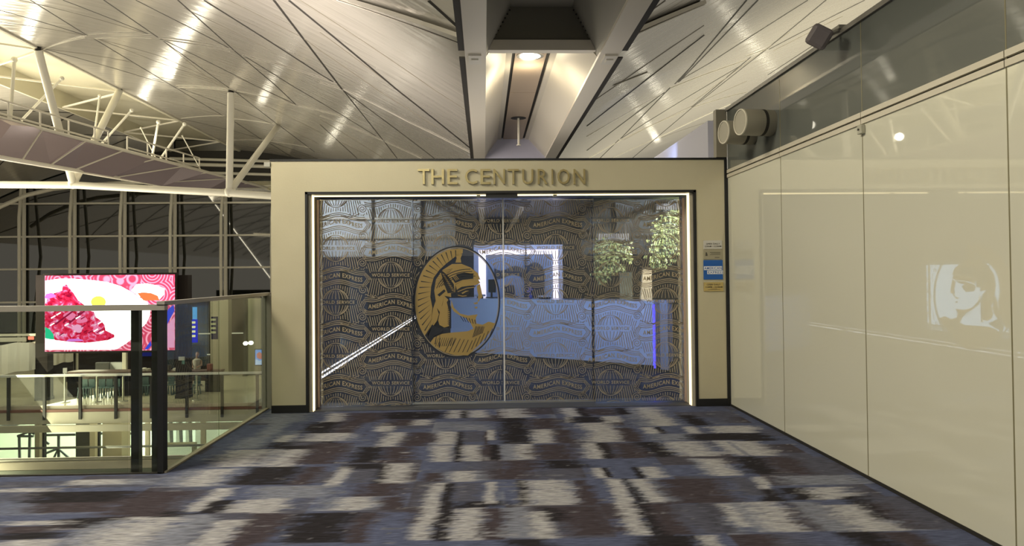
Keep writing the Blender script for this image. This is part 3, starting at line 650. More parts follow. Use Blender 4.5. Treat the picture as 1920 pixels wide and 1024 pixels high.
# plants hanging at the right
M_leaf = mat('leaf_green', (.22, .27, .10), .4, vary=.75, vscale=9); M_stem = mat('stem_green', (.06, .09, .03), .6); M_pot = mat('planter_dark', (.05, .05, .05), .5)
def hanging(name_label, strands, Y, seed):
    rnd = random.Random(seed); x0 = min(s[0] for s in strands); x1 = max(s[0] for s in strands); yt = min(s[1] for s in strands)
    p = aY((x0 + x1) / 2, yt, Y); t = thing('hanging_plant', p, name_label, 'plant')
    lv, stm = MB(), MB()
    for (px, y0, y1, wd) in strands:
        n = int((y1 - y0) / 1.3) + 4; pts = []
        for k in range(n):
            f = k / (n - 1); q = aY(px + 3 * sin(k * .8), y0 + (y1 - y0) * f, Y + rnd.uniform(-.1, .1)); pts.append(q)
            for _ in range(3):
                c = q + Vector((rnd.gauss(0, wd * .008), rnd.uniform(-.12, .12), rnd.gauss(0, .03)))
                d = Vector((rnd.uniform(-1, 1), rnd.uniform(-1, .3), rnd.uniform(-1.2, .2))).normalized(); s = d.cross(Vector((rnd.uniform(-1, 1), 1, rnd.uniform(-.5, .5)))).normalized()
                L = rnd.uniform(.05, .085); w = L * .42; u = s.cross(d) * .012
                lv.add([c, c + d * L * .5 + s * w + u, c + d * L, c + d * L * .5 - s * w + u], [(0, 1, 2), (0, 2, 3)])
        stm.tube(pts[::3] if len(pts) > 6 else pts, .006, 5)
    lv.build('foliage', M_leaf, t); stm.build('stems', M_stem, t)
    a, b = aY(x0 - 5, yt - 7, Y), aY(x1 + 5, yt + 4, Y); MB().box(a.x, b.x, Y - .12, Y + .12, b.z, a.z).build('planter', M_pot, t)
    for xx in (a.x + .04, b.x - .04): MB().tube([(xx, Y, a.z - .01), (xx, Y, 2.659)], .008, 6).build('hanger', M_dark, t)
    return t
hanging('loose green plant hanging left of the two, above the desk end', [(1124, 455, 525, 6), (1133, 446, 520, 8), (1145, 452, 500, 9), (1158, 455, 505, 9), (1172, 458, 486, 8), (1139, 450, 512, 7)], 13.2, 3)
hanging('dense pale green plant hanging beside the right edge of the glass', [(1240, 420, 500, 8), (1248, 405, 490, 9), (1256, 396, 478, 9), (1265, 390, 480, 9), (1272, 398, 470, 7), (1233, 438, 502, 6)], 12.4, 5)
a, b = aY(1192, 504, 14.0), aY(1223, 566, 14.0)
pn = thing('tapered_panel', ((a.x + b.x) / 2, 14, 0), 'beige tapering panel lit from above behind the desk', 'panel')
MB().prism([Vector((a.x - .0, 14, 0)), Vector((b.x, 14, 0)), Vector((b.x, 14, a.z)), Vector((a.x + .14, 14, a.z))], (0, .12, 0)).build('board', mat('beige_board', (.45, .40, .30), .5), pn)
MB().box(a.x + .13, b.x + .01, 13.98, 14.13, a.z, a.z + .03).build('cap', M_dark, pn)
a, b = aY(1162, 510, 14.4), aY(1186, 566, 14.4)
pn = thing('grey_panel', ((a.x + b.x) / 2, 14.4, 0), 'dull green grey upright panel under the left hanging plant', 'panel')
MB().box(a.x, b.x, 14.4, 14.45, 0, a.z).build('board', mat('greygreen_board', (.12, .14, .12), .4), pn); MB().box(a.x - .02, b.x + .02, 14.36, 14.49, 0, .06).build('foot', M_dark, pn)
area('lounge_blue', (.8, 9.9, 2.6), (.9, 12.6, .3), 4.2, .5, 135, (.40, .57, 1.0))
area('frame_light', (.9, 14.6, 2.55), (.9, 16.2, 1.2), 1.6, .3, 34, (.62, .74, 1.0))
area('lounge_blue', (3.0, 10.0, 2.5), (2.6, 11.8, .5), .5, .5, 14, (.22, .35, 1.0))
spot('plant_spot', (1.9, 11.2, 2.55), (2.5, 13.2, 1.7), 260, 1.0, .7, .05, (1, .9, .7))
spot('plant_spot', (2.9, 11.0, 2.55), (3.1, 12.4, 2.0), 300, 1.0, .7, .05, (1, .92, .75))
spot('plant_spot', (2.7, 12.6, 2.5), (3.2, 14.0, .9), 260, 1.0, .7, .05, (1, .88, .62))

# ------------------------------------------------------------------ VAULTED CEILING
XM = .88
def zc(X): d = abs(X - XM); return 11.5 - .0145 * (d - 22.5) ** 2
def surf(px, py):
    d = ray(px, py); c = -21.62 if px < 975 else 23.38; k = .0145
    A = k * d.x * d.x; B = d.z - 2 * k * d.x * c; Cc = 1.5 - 11.5 + k * c * c
    t = -Cc / B if abs(A) < 1e-9 else (-B + sqrt(B * B - 4 * A * Cc)) / (2 * A)
    return EYE + d * t
def vaultmat():
    m = mat('vault_panel', (.64, .61, .55), .2, metal=.45, spec=.5); nt = m.node_tree; b = nt.nodes['Principled BSDF']
    tc = nt.nodes.new('ShaderNodeTexCoord'); mp = nt.nodes.new('ShaderNodeMapping'); mp.inputs['Scale'].default_value = (.5, 2.6, .5)
    nz = nt.nodes.new('ShaderNodeTexNoise'); nz.inputs['Scale'].default_value = 1.0; nz.inputs['Detail'].default_value = 2
    wv = nt.nodes.new('ShaderNodeTexWave'); wv.bands_direction = 'Y'; wv.inputs['Scale'].default_value = 1.6; wv.inputs['Distortion'].default_value = .3
    ad = nt.nodes.new('ShaderNodeMath'); ad.operation = 'MULTIPLY_ADD'; ad.inputs[1].default_value = .02
    bp = nt.nodes.new('ShaderNodeBump'); bp.inputs['Strength'].default_value = .24; bp.inputs['Distance'].default_value = .09
    nt.links.new(tc.outputs['Object'], mp.inputs[0]); nt.links.new(mp.outputs[0], nz.inputs['Vector']); nt.links.new(tc.outputs['Object'], wv.inputs['Vector'])
    nt.links.new(wv.outputs['Fac'], ad.inputs[0]); nt.links.new(nz.outputs['Fac'], ad.inputs[2]); nt.links.new(ad.outputs[0], bp.inputs['Height']); nt.links.new(bp.outputs[0], b.inputs['Normal'])
    return m
M_vault = vaultmat()
M_rib = mat('rib_light', (.72, .69, .60), .35); M_gap = mat('rib_gap', (.025, .022, .018), .7); M_seam = mat('rib_seam', (.20, .18, .14), .6)
M_slot = mat('slot_olive', (.62, .59, .46), .5)
ce = thing('ceiling', (0, 20, 5), kind='structure')
def shell(Xs, Ys, th=.15):
    mb = MB(); n, m = len(Xs), len(Ys); v = [(x, y, zc(x)) for y in Ys for x in Xs]; f = [(j * n + i, j * n + i + 1, (j + 1) * n + i + 1, (j + 1) * n + i) for j in range(m - 1) for i in range(n - 1)]
    mb.add(v, f); mb.add([(x, y, z + th) for x, y, z in v], [tuple(reversed(q)) for q in f]); return mb
YY = [-55, -20, 0, 10, 20, 30, 40, 50, 60]
XA = surf(225, 168).x
shell(np.linspace(-.24, XA, 46), YY).build('vault', M_vault, ce, smooth=True)
XB = -43.24 - XA
shell(np.linspace(XB, -43.2, 42), YY).build('vault', M_vault, ce, smooth=True)
shell(np.linspace(2.0, 34, 60), YY).build('vault', M_vault, ce, smooth=True)
zA = zc(XA)
MB().box(XA - .08, XA + .05, -55, 60, zA - .1, zA + .9).box(XB - .05, XB + .08, -55, 60, zA - .1, zA + .9).box(XB, XA, -55, 60, zA + .9, zA + 1.0).build('skylight_slot', M_slot, ce)
MB().box(XA - .02, XA + .10, -50, 60, zA - .09, zA - .01).build('edge_rib', M_rib, ce)
for k in range(16):
    y = 33.2 + 7.5 * (k - 11); MB().bar((XA, y, zA - .03), (XB, y + 3.75, zA - .03), .11, .08).build('slot_brace', M_rib, ce)
    MB().bar((XA, y, zA - .03), (XB, y - 3.75, zA - .03), .11, .08).build('slot_brace', M_rib, ce)

def rib(a, b, w, h, off, mb, n=7):
    A, B_ = surf(*a), surf(*b); pts = []
    for i in range(n + 1):
        p = A + (B_ - A) * (i / n); pts.append(Vector((p.x, p.y, zc(p.x) - off)))
    for p, q in zip(pts[:-1], pts[1:]): mb.bar(p, q, w, h, Vector((0, 0, 1)))
dark = [(57,0,163,66),(177,73,300,147),(118,0,280,64),(195,0,298,71),(300,23,430,90),(255,0,300,23),(0,19,160,66),(84,92,280,148),(280,148,317,157),(301,73,430,165),(334,0,439,94),(440,95,517,160),(517,160,555,196),(303,73,478,160),(478,160,553,195),(457,104,547,160),(547,160,600,191),(600,191,705,255),(300,147,420,218),(332,163,510,232),(340,223,490,260),(435,225,490,261),(443,173,520,233),(525,236,590,285),(500,265,550,296),(503,265,595,297),(600,233,670,297),(643,168,718,262),(645,170,815,297),(720,264,745,297),(0,118*.16,2,20),
        (1320,65,1195,162),(1195,162,1100,236),(1300,120,1265,157),(1327,120,1270,153),(1256,164,1163,260),(1245,173,1100,282),(1390,122,1165,259),(1398,122,1297,202),(1297,202,1185,297),(1160,262,1125,296),(1399,0,1271,154),(1420,0,1273,153),(1514,0,1327,120),(1548,0,1437,92),(1437,92,1398,122),(1621,0,1442,92),(1407,107,1296,201),(1570,55,1440,140)]
thick = [(383,0,600,138),(600,138,625,153),(515,0,643,168),(543,0,748,170),(748,170,893,286),(805,0,868,57),(1230,0,1165,55)]
thin = [(35,0,278,64),(0,41,155,66),(85,92,250,117),(180,72,300,105),(180,72,300,118),(300,105,428,162),(300,118,420,160),(303,74,407,160),(428,0,570,72),(570,72,600,94),(600,94,710,170),(710,170,817,238),(563,0,817,170),(817,170,883,212),(300,188,418,217),(355,140,420,163),(440,143,550,195),(443,172,600,248),(600,248,700,297),(530,237,600,271),(600,223,720,297),(345,15,500,90),(1320,47,1155,160),(1155,160,1090,205),(1400,152,1305,195),(1305,195,1170,262),(1248,0,1178,50),(1217,0,1185,30),(1480,60,1300,190),(1580,30,1450,95),(1380,215,1240,258),(600,60,735,160)]
light = [(0,52,67,86),(80,93,163,66),(86,90,160,70),(165,64,283,64),(178,72,285,71),(297,70,433,91),(300,74,430,96),(455,104,633,157),(330,160,428,167),(332,164,428,170),(445,171,553,197),(560,199,640,218),(600,155,643,168),(645,168,765,228),(765,228,903,297),(600,217,718,264),(340,222,420,217),(430,222,515,233),(430,263,495,263),(505,265,580,277),(720,265,790,297),(633,0,871,85),(78,92,215,165),(235,172,330,220),(330,220,410,262),
         (1320,8,1148,84),(1240,176,1100,256),(1378,120,1255,166),(1400,112,1378,120),(1400,173,1297,202),(1285,208,1165,262),(1165,262,1105,296),(1437,92,1400,105),(1370,195,1235,258),(1235,258,1150,296),(1214,135,1150,160)]
for nm, L, w, h, off, m in (('panel_gap', dark, .046, .006, .006, M_gap), ('panel_gap', thick, .08, .006, .006, M_gap), ('panel_seam', thin, .026, .006, .006, M_seam), ('rib', light, .05, .012, .01, M_rib)):
    for (x0, y0, x1, y1) in L:
        mb = MB(); rib((x0, y0), (x1, y1), w, h, off, mb); mb.build(nm, m, ce)
for a, b in (((664, 0), (893, 74)), ((1312, 3), (1152, 70))):
    mb = MB(); rib(a, b, .24, .06, .03, mb); mb.build('rib', M_vault, ce)
# diagonal pattern on the stretch behind the viewer and on the far vault
for k in range(14):
    for s in (1, -1):
        mb = MB(); y = -44 + 7.5 * k
        P = [Vector((-.6 - 19 * i / 8, y + s * 15 * i / 8, zc(-.6 - 19 * i / 8) - .012)) for i in range(9)]
        P = [p for p in P if p.y < 14]
        for p, q in zip(P[:-1], P[1:]): mb.bar(p, q, .06, .03)
        if mb.v: mb.build('panel_gap', M_gap, ce)
        mb = MB(); P = [Vector((XB - 18 * i / 8, y + s * 15 * i / 8, zc(XB - 18 * i / 8) - .012)) for i in range(9)]
        P = [p for p in P if p.y < 59]
        for p, q in zip(P[:-1], P[1:]): mb.bar(p, q, .06, .03)
        if mb.v: mb.build('panel_gap', M_gap, ce)

# valley channel between the two vaults
M_ch = mat('channel_paint', (.74, .69, .58), .4)
zf = 4.67; ZS = 5.17; YB = 10.85; YE = 20.4
MB().box(-.24, .06, -50, 20.8, zf - .05, zf + .03).build('channel_flange', M_ch, ce)
MB().box(1.68, 1.96, -50, 20.8, zf - .05, zf + .03).build('channel_flange', M_ch, ce)
for x0, x1 in ((-.33, -.24), (1.96, 2.06)):
    MB().box(x0, x1, -50, YB - .25, zf - .02, zf + .0).box(x0, x1, YB + .1, 20.6, zf - .02, zf + .0).build('channel_gap', M_gap, ce)
M_ch = mat('channel_paint', (.74, .69, .58), .4)
for sgn, xa, xb, xc in ((1, .06, .40, .50), (-1, 1.68, 1.24, 1.14)):
    MB().prism([Vector((xa, YB + .1, zf)), Vector((xb, YB + .1, ZS - .02)), Vector((xc, YB + .1, ZS - .02)), Vector((xc, YB + .1, ZS + .06)), Vector((xb - .03 * sgn, YB + .1, ZS + .06)), Vector((xa - .04 * sgn, YB + .1, zf))], (0, YE - YB - .1, 0)).build('channel_side', M_ch, ce)
MB().box(.50, 1.14, YB + .13, YE, ZS + .02, ZS + .05).build('channel_recess', M_gap, ce)
gx = [.555, 1.075]
yj = aZ(975, 173, ZS).y
MB().box(gx[0], gx[1], YB + .13, yj - .008, ZS - .01, ZS + .012).build('soffit_panel', mat('soffit_pink', (.55, .44, .33), .4), ce)
MB().box(gx[0], gx[1], yj + .008, YE, ZS - .01, ZS + .012).build('soffit_panel', mat('soffit_pink', (.55, .44, .33), .4), ce)
MB().prism([Vector((-.1, YE, zf - .1)), Vector((1.85, YE, zf - .1)), Vector((1.85, YE, ZS + .1)), Vector((-.1, YE, ZS + .1))], (0, .1, 0)).build('channel_end', mat('blue_lit_white', (.55, .55, .66), .5), ce)  # blue light on the end wall is mixed into its colour
# cross beam and the deep shaft on this side of it
MB().box(-.02, 1.76, YB, YB + .16, zf + .065, zf + .215).build('cross_beam', M_ch, ce)
zt = zf + .72; M_shaft = mat('shaft_grey', (.20, .19, .155), .55)
MB().prism([Vector((.02, YB + .08, zf + .2)), Vector((1.72, YB + .08, zf + .2)), Vector((1.33, YB + .08, zt)), Vector((.41, YB + .08, zt))], (0, .03, 0)).build('shaft_end', M_shaft, ce)
for xa, xb in ((.06, .42), (1.68, 1.32)):
    MB().prism([Vector((xa, -50, zf)), Vector((xb, -50, zt)), Vector((xb + (.04 if xb < 1 else -.04) * -1, -50, zt)), Vector((xa - (.04 if xb < 1 else -.04), -50, zf))], (0, 50 + YB + .08, 0)).build('shaft_side', M_shaft, ce)
    mb = MB()
    for k in range(9):
        f = .12 + .095 * k; mb.sphere((xa + (xb - xa) * f + (.03 if xb < 1 else -.03), YB - .0, zf + .1 + (zt - zf - .1) * f), .014, .014, .014, 6, 4)
    mb.build('bolts', M_dark, ce)
MB().box(.36, 1.38, -50, YB + .08, zt, zt + .05).build('shaft_top', M_shaft, ce)
for x in (-.1, 1.84):
    MB().box(x - .09, x + .09, YB - .2, YB + .22, zf - .08, zf - .02).box(x - .05, x + .05, YB - .06, YB + .1, zf - .1, zf + .1).build('node_bracket', M_rib, ce)

# lamp, rose and rod in the channel
p = aZ(994, 104.5, ZS - .012); q = aZ(1015, 104.5, ZS - .012); r = (q - p).length
lm = thing('ceiling_downlight', p, 'round white downlight glowing in the soffit between the vaults', 'lamp')
MB().lathe([(r * .9, 0), (r * .9, -.008), (.01, -.012)], p, n=28).build('lens', mat('lamp_lens', (1, 1, 1), .5, emit=(1, .93, .72), estr=14), lm)
MB().lathe([(r * 1.22, .002), (r * 1.2, -.012), (r * .92, -.012), (r * .9, .0)], p, n=28).build('trim_ring', mat('lamp_ring', (.75, .73, .68), .25, metal=.6), lm)
l = bpy.data.lights.new('downlight', 'SPOT'); l.energy = 130; l.color = (1, .9, .68); l.spot_size = 2.9; l.spot_blend = .5; l.shadow_soft_size = .12
o = bpy.data.objects.new('downlight', l); COL.objects.link(o); o.location = p - Vector((0, 0, .05))
l = bpy.data.lights.new('downlight_glow', 'POINT'); l.energy = 11; l.color = (1, .86, .60); l.shadow_soft_size = .12
o = bpy.data.objects.new('downlight_glow', l); COL.objects.link(o); o.location = p - Vector((0, -.6, .28))
p = aZ(972, 221.5, ZS - .012); q = aZ(986.5, 221.5, ZS - .012); r = (q - p).length; b = aY(971.5, 273, p.y)
rd = thing('hanging_rod', p, 'white rod hanging out of a dark round hole in the soffit', 'rod')
MB().lathe([(r, .0), (r, -.004), (.01, -.006)], p, n=24).build('hole_plate', M_black, rd)
MB().tube([p - Vector((0, 0, .004)), Vector((p.x, p.y, b.z))], .026, 12).lathe([(.05, 0), (.05, .02)], (p.x, p.y, b.z), n=14).build('rod', M_white, rd, smooth=True)

# lit end wall of the hall behind the viewer
rw = thing('wall_rear', (-8, -42, 0), kind='structure')
MB().box(-15, -2.2, -42.2, -42, 3.0, 8).build('panel', mat('rear_panel', (.62, .66, .68), .5, vary=.25, vscale=.6, stretch=(1, 1, 3)), rw)
MB().box(-40, 12, -42.5, -42.3, -3, 3.0).build('lower_wall', M_dark, rw)
for x in (-12.6, -8.6, -4.8): MB().box(x - .1, x + .1, -42, -41.8, 3.0, 8).build('mullion', M_dark, rw)
MB().box(-15, -2.2, -42, -41.85, 4.4, 4.55).box(-15, -2.2, -42, -41.85, 5.9, 6.05).build('transom', M_trim, rw)
# ------------------------------------------------------------------ devices on the right wall
M_drum = mat('drum_cream', (.27, .25, .195), .4); M_drumf = mat('drum_face', (.16, .14, .125), .6)
def drum(px, py, wpx, label):
    X = XR - .16; c = aX(px, py, X); R_ = wpx / 2 * c.y / F; ax = Vector((-.985, -.17, 0)).normalized()
    t = thing('sound_projector', c, label, 'speaker', 'drum speakers on the glass wall')
    L = .17
    MB().lathe([(R_ * .93, -L), (R_, -L + .03), (R_, L - .012), (R_ * .97, L), (R_ * .90, L)], c, ax, 32).build('housing', M_drum, t, smooth=True)
    MB().lathe([(R_ * .90, L - .02), (R_ * .90, L - .006), (.005, L - .004)], c, ax, 32).build('grille', M_drumf, t)
    MB().lathe([(R_ * .90, L - .004), (R_ * .91, L + .006), (R_ * .99, L + .006), (R_ * 1.0, L - .006)], c, ax, 32).build('rim', M_trim, t, smooth=True)
    MB().lathe([(R_ * 1.015, -.06), (R_ * 1.015, -.03)], c, ax, 32).build('bracket_band', M_dark, t)
    MB().box(c.x, XR - .002, c.y + .05, c.y + .12, c.z - .03, c.z + .03).build('bracket', M_drum, t)
    return t
drum(1386, 249, 44, 'cream drum shaped speaker nearer the entrance, lower of the pair on the glass wall')
drum(1419, 230, 50, 'cream drum shaped speaker, nearer the viewer and higher of the pair on the glass wall')
c = aX(1536, 69, XR - .22); bs = thing('box_speaker', c, 'grey box speaker tilted on a bracket at the top edge of the glass wall', 'speaker')
ax = Vector((-.35, -.9, -.28)).normalized(); u = Vector((.35, -.25, .9)); u = (u - ax * u.dot(ax)).normalized(); s_ = ax.cross(u)
ca, sa = cos(-.12), sin(-.12); u, s_ = u * ca + s_ * sa, s_ * ca - u * sa
hw = 20 * c.y / F
MB().obox(c, s_, u, ax, hw, hw * 1.02, .055).build('cabinet', mat('speaker_grey', (.16, .14, .145), .55), bs, bevel=hw * .35)
MB().tube([c - ax * .05, c - ax * .10 + Vector((.05, 0, 0)), Vector((XR + .0, c.y + .10, 3.36))], .018, 8).box(XR - .04, XR + .05, c.y + .06, c.y + .2, 3.352, 3.38).build('bracket', mat('bracket_grey', (.22, .21, .18), .5), bs)
c = aX(1614, 243, XR - .02); se = thing('wall_sensor', c, 'small square sensor box under the metal rail of the glass wall', 'sensor')
MB().box(XR - .035, XR - .001, c.y - .03, c.y + .03, c.z - .033, c.z + .033).build('body', mat('sensor_cream', (.42, .41, .33), .5), se, bevel=.006)
MB().lathe([(.008, 0), (.008, .004)], (XR - .039, c.y, c.z + .0), Vector((-1, 0, 0)), 10).build('eye', M_black, se)

# ------------------------------------------------------------------ GLASS BALUSTRADE on the left
M_bal = glassmat('balustrade_glass', (.80, .84, .78), 1.5); M_hr = mat('handrail_metal', (.40, .375, .33), .32, metal=.35); M_post = mat('post_dark', (.030, .028, .024), .3)
M_base = mat('base_trim', (.50, .45, .33), .35, metal=.3)
bz = thing('glass_balustrade', (XL, YC, 0), 'glass balustrade with flat grey handrail turning the corner at the edge of the carpet', 'railing')
zh1, zh0 = 1.295, 1.252
MB().box(XL - .03, XL + .03, YC - .03, YP + .40, zh0 + .035, zh1 + .035 - .01).build('handrail', M_hr, bz)
MB().box(-9, XL + .03, YC - .03, YC + .03, zh0, zh1).build('handrail', M_hr, bz)
for a, b in ((YC + .05, 7.17), (7.19, YP + .28)):
    MB().box(XL - .008, XL + .008, a, b, .0, zh0 + .03).build('glass_panel', M_bal, bz)
xp = [aY(p, 700, YC).x for p in (243, 258, 282, 299)]
for a, b in ((-8.9, -6.4), (-6.38, xp[0] - .01), (xp[0], XL - .03)):
    MB().box(a, b, YC - .008, YC + .008, -.1, zh0).build('glass_panel', M_bal, bz)
MB().box(xp[0], xp[1], YC + .02, YC + .08, -.05, zh0).build('post', M_post, bz)
MB().box(xp[2], xp[3], YC + .02, YC + .08, -.05, zh0).build('post', M_post, bz)
MB().box(XL - .03, XL + .014, YC - .02, YC + .06, 0, zh0).build('post', M_black, bz)
MB().box(XL - .012, XL + .030, YC, YP + .4, -.01, .014).build('base_trim', M_base, bz)
MB().box(-9, XL, YC - .02, YC + .01, -.01, .010).build('base_trim', M_dark, bz)
MB().box(XL - .05, XL + .055, YP + .28, YP + .38, .0, zh0 + .05).build('end_post', mat('endpost_grey', (.27, .26, .23), .4), bz)

# ------------------------------------------------------------------ STRUTS, TUBE BEAM
M_tube = mat('tube_white', (.74, .72, .62), .3, spec=.5)
bA = aY(137, 345, 36.2); tA1, tA2 = surf(70, 88), surf(225, 168)
bB = aY(430, 360, 34.5); tB1, tB2 = surf(433, 170), surf(522, 235)
for b, t, lab, r in ((bA, tA1, 'thick white strut leaning left from the long tube beam up to the vault edge', .17), (bA, tA2, 'thick white strut leaning right from the long tube beam up to the vault edge', .17), (bB, tB1, 'white strut rising upright from the tube beam to the vault', .155), (bB, tB2, 'white strut slanting up to the right just beside the entrance surround', .155)):
    s = thing('roof_strut', b, lab, 'strut', None); d = (t - b).normalized()
    MB().tube([b + d * .1, b + d * .6, t - d * .8, t - d * .12], r, 16).build('shaft', M_tube, s, smooth=True)
    MB().tube([t - d * .8, t - d * .1], r * 1.0, 12, r * .45).build('end_cone', M_tube, s, smooth=True); MB().sphere(t - d * .06, .13, .13, .13).build('pin', M_dark, s)
tb = thing('tube_beam', bA, 'long white tube beam crossing the hall at the foot of the slanting struts', 'beam')
d = (bB - bA); d = d.normalized(); a0 = bA - d * 14; b0 = bB + d * 9
a0 = aY(-60, 346, 37.5); b0 = aY(560, 371, 33.8)
MB().tube([a0, bA - Vector((0, 0, .05)), bB + Vector((0, 0, -.05)), b0], .165, 18).build('tube', M_tube, tb, smooth=True)
for b in (bA, bB): MB().sphere(b, .24, .2, .24).build('node', M_tube, tb, smooth=True)
for px in (278, 284): q = aY(px, 354, 35.4); MB().tube([q - d * .02, q + d * .02], .172, 14).build('clamp', M_seam, tb)

# ------------------------------------------------------------------ lilac canopy with its catwalk
E0, E1 = aY(-20, 216, 30.5), aY(500, 352, 56); L0, L1 = aY(-20, 292, 29.5), aY(330, 352, 47)
cn = thing('fabric_canopy', (E0 + E1) / 2, 'sagging lilac grey canopy of folded panels hanging behind the struts', 'canopy')
M_can = mat('canopy_lilac', (.40, .33, .37), .26, metal=.45); n = 9
for i in range(n):
    f0, f1, fm = i / n, (i + 1) / n, (i + .5) / n; T0, T1 = E0.lerp(E1, f0), E0.lerp(E1, f1); B0, B1 = L0.lerp(L1, f0), L0.lerp(L1, f1); Mt = E0.lerp(E1, fm); Mb = L0.lerp(L1, fm) + Vector((0, 0, .25))
    Cn = (T0 + T1 + B0 + B1) / 4 + Vector((0, 0, -.7 if i % 2 else .55)); th = Vector((0, 0, .05))
    P = [T0, T1, B1, B0, Cn]; fs = [(0, 1, 4), (1, 2, 4), (2, 3, 4), (3, 0, 4)]
    MB().add(P, fs).add([p + th for p in P], fs).build('panel', M_can, cn)
for k in range(n + 1):
    mb = MB(); mb.bar(E0.lerp(E1, k / n) - Vector((0, 0, .03)), L0.lerp(L1, k / n) - Vector((0, 0, .03)), .09, .06); mb.build('seam', M_rib, cn)
MB().tube([E0, E1], .09, 8).build('edge_tube', M_rib, cn); MB().tube([L0, L1], .10, 8).build('edge_tube', M_rib, cn)
q = aY(190, 293, 38); MB().sphere(q, .09, .09, .09).build('lamp', mat('lamp_small', (1, 1, 1), .5, emit=(1, .95, .85), estr=18), cn); MB().tube([q, aY(160, 318, 38)], .04, 6).build('lamp_arm', M_rib, cn)
cw = thing('catwalk_railing', E0.lerp(E1, .3), 'white catwalk railing running along the upper edge of the lilac canopy', 'railing')
for h in (.75, .2):
    for f0, f1 in ((.0, .28), (.34, .62)):
        MB().tube([E0.lerp(E1, f0) + Vector((0, .25, h)), E0.lerp(E1, f1) + Vector((0, .25, h))], .045, 6).build('rail', M_rib, cw)
for f in (0.03, .1, .17, .24, .28, .34, .41, .48, .55, .62):
    p = E0.lerp(E1, f); MB().tube([p + Vector((0, .25, 0)), p + Vector((0, .25, .75))], .04, 6).build('post', M_rib, cw)
MB().add([E0.lerp(E1, 0) + Vector((0, 0, .06)), E0.lerp(E1, .65) + Vector((0, 0, .06)), E0.lerp(E1, .65) + Vector((-.6, .7, .06)), E0.lerp(E1, 0) + Vector((-.6, .7, .06))], [(0, 1, 2, 3)]).build('walkway', M_seam, cw)
rods = [(27, 112, 19, 226, 33, .075, 'steep white hanger rod at the far left edge of the view'), (116, 147, 40, 226, 35, .06, 'white hanger rod slanting down to the left, left of the big strut'), (187, 180, 177, 252, 39, .05, 'thin upright hanger rod between the two big struts'), (247, 207, 182, 279, 40, .06, 'white hanger rod slanting behind the right big strut'), (297, 229, 282, 312, 43, .07, 'upright hanger rod at the right end of the catwalk'), (346, 233, 291, 312, 44, .07, 'white hanger rod slanting right from the end of the catwalk'), (264, 240, 300, 312, 45, .035, 'thin dark hanger rod leaning left of the catwalk end'), (342, 255, 380, 325, 48, .035, 'thin hanger rod before the dark window head')]
for (x0, y0, x1, y1, Y, r, lab) in rods:
    a, b = aY(x0, y0, Y), aY(x1, y1, Y); tag(MB().tube([a, b], r, 8).sphere(a, r * 1.8, r * 1.8, r * 1.8, 8, 6).build('hanger_rod', M_tube), lab, 'rod')

# ------------------------------------------------------------------ tall window wall at the far end
YW = 60.0
M_night = mat('night_glass', (.008, .010, .008), .03); M_night.node_tree.nodes['Principled BSDF'].inputs['IOR'].default_value = 2.6
wn = thing('window_3', (-22, YW, 0), kind='structure')
MB().box(-70, 6, YW + .2, YW + .3, -12, 14).build('glass', M_night, wn)
for k, px in enumerate((-53, 42, 137, 231, 325, 420, 515)):
    a, b = aY(px + 3, 300, YW), aY(px + 3, 720, YW)
    MB().tube([a, b], .15, 8).build('mullion', M_tube, wn)
    a, m1, b = aY(px - 1, 338, YW - .6), aY(px - 6, 480, YW - 1.2), aY(px - 4 if px > 100 else px - 6, 700, YW - .4)
    MB().tube([a, (a + m1) / 2 + Vector((-.05, -.1, 0)), m1, b], .12, 8).build('mullion', M_tube, wn)
for py in (385, 447, 508, 570, 630):
    a, b = aY(-60, py - 2, YW - .1), aY(540, py - 2 + 0, YW - .1); MB().bar((a.x, YW - .1, a.z), (b.x, YW - .1, a.z), .14, .14).build('transom', M_tube, wn)
for py, r in ((297, .16), (307, .2), (322, .16)):
    a, b = aY(318, py, YW - .5), aY(540, py, YW - .5); MB().tube([a, Vector((b.x, b.y, a.z - .3))], r * .7, 8).build('transom', M_tube, wn)
mb = MB(); mb.box(aY(285, 300, YW).x, 6, YW - .3, YW + .1, aY(400, 338, YW).z, aY(400, 284, YW).z); mb.build('head_band', M_dark, wn)
arc = [aY(x, y, 57) for x, y in ((-40, 415), (0, 388), (50, 366), (100, 354), (180, 346), (270, 341), (360, 346), (440, 352))]
tag(MB().tube(arc, .16, 8).build('trim_3', M_tube), kind='structure')
MB().box(-45, -12, YW - 1.4, YW - 1.2, -12, -1.2)

# ------------------------------------------------------------------ FOOD HALL, one level down across the void
ZF = -4.17; YF0 = 34.7
M_marble = mat('hall_marble', (.60, .54, .42), .25, vary=.2, vscale=1.2); M_fas = mat('fascia_paint', (.55, .52, .42), .5); M_brown = mat('brown_wood', (.10, .055, .038), .45); M_dbr = mat('dark_brown', (.018, .014, .012), .7, spec=.12)
struct(MB().box(-48, 2, YF0, 59, ZF - .5, ZF), 'floor_hall', M_marble)
struct(MB().box(-48, 2, YF0 - .12, YF0, ZF - .80, ZF - .28), 'trim_4', M_fas)
struct(MB().box(-48, 2, YF0 - .35, YF0 - .1, ZF - 1.12, ZF - .84), 'trim_5', M_fas)
struct(MB().box(-48, 2, YF0 - .13, YF0, ZF - .27, ZF - .16), 'trim_6', mat('red_line', (.22, .10, .075), .5))
rl = thing('hall_railing', (-18, YF0, ZF), 'glass railing with bright top rail along the edge of the food hall', 'railing')
a, b = aY(0, 705.5, YF0), aY(505, 700.5, YF0)
zr = (a.z + b.z) / 2 + .02
MB().bar((-46, YF0, zr), (0, YF0, zr), .12, .10).build('top_rail', mat('rail_bright', (.85, .84, .80), .3, metal=.2), rl)
MB().box(-46, 0, YF0 - .01, YF0 + .01, ZF + .02, zr - .05).build('glass_panel', glassmat('hall_rail_glass', (.90, .92, .88), 1.35), rl)
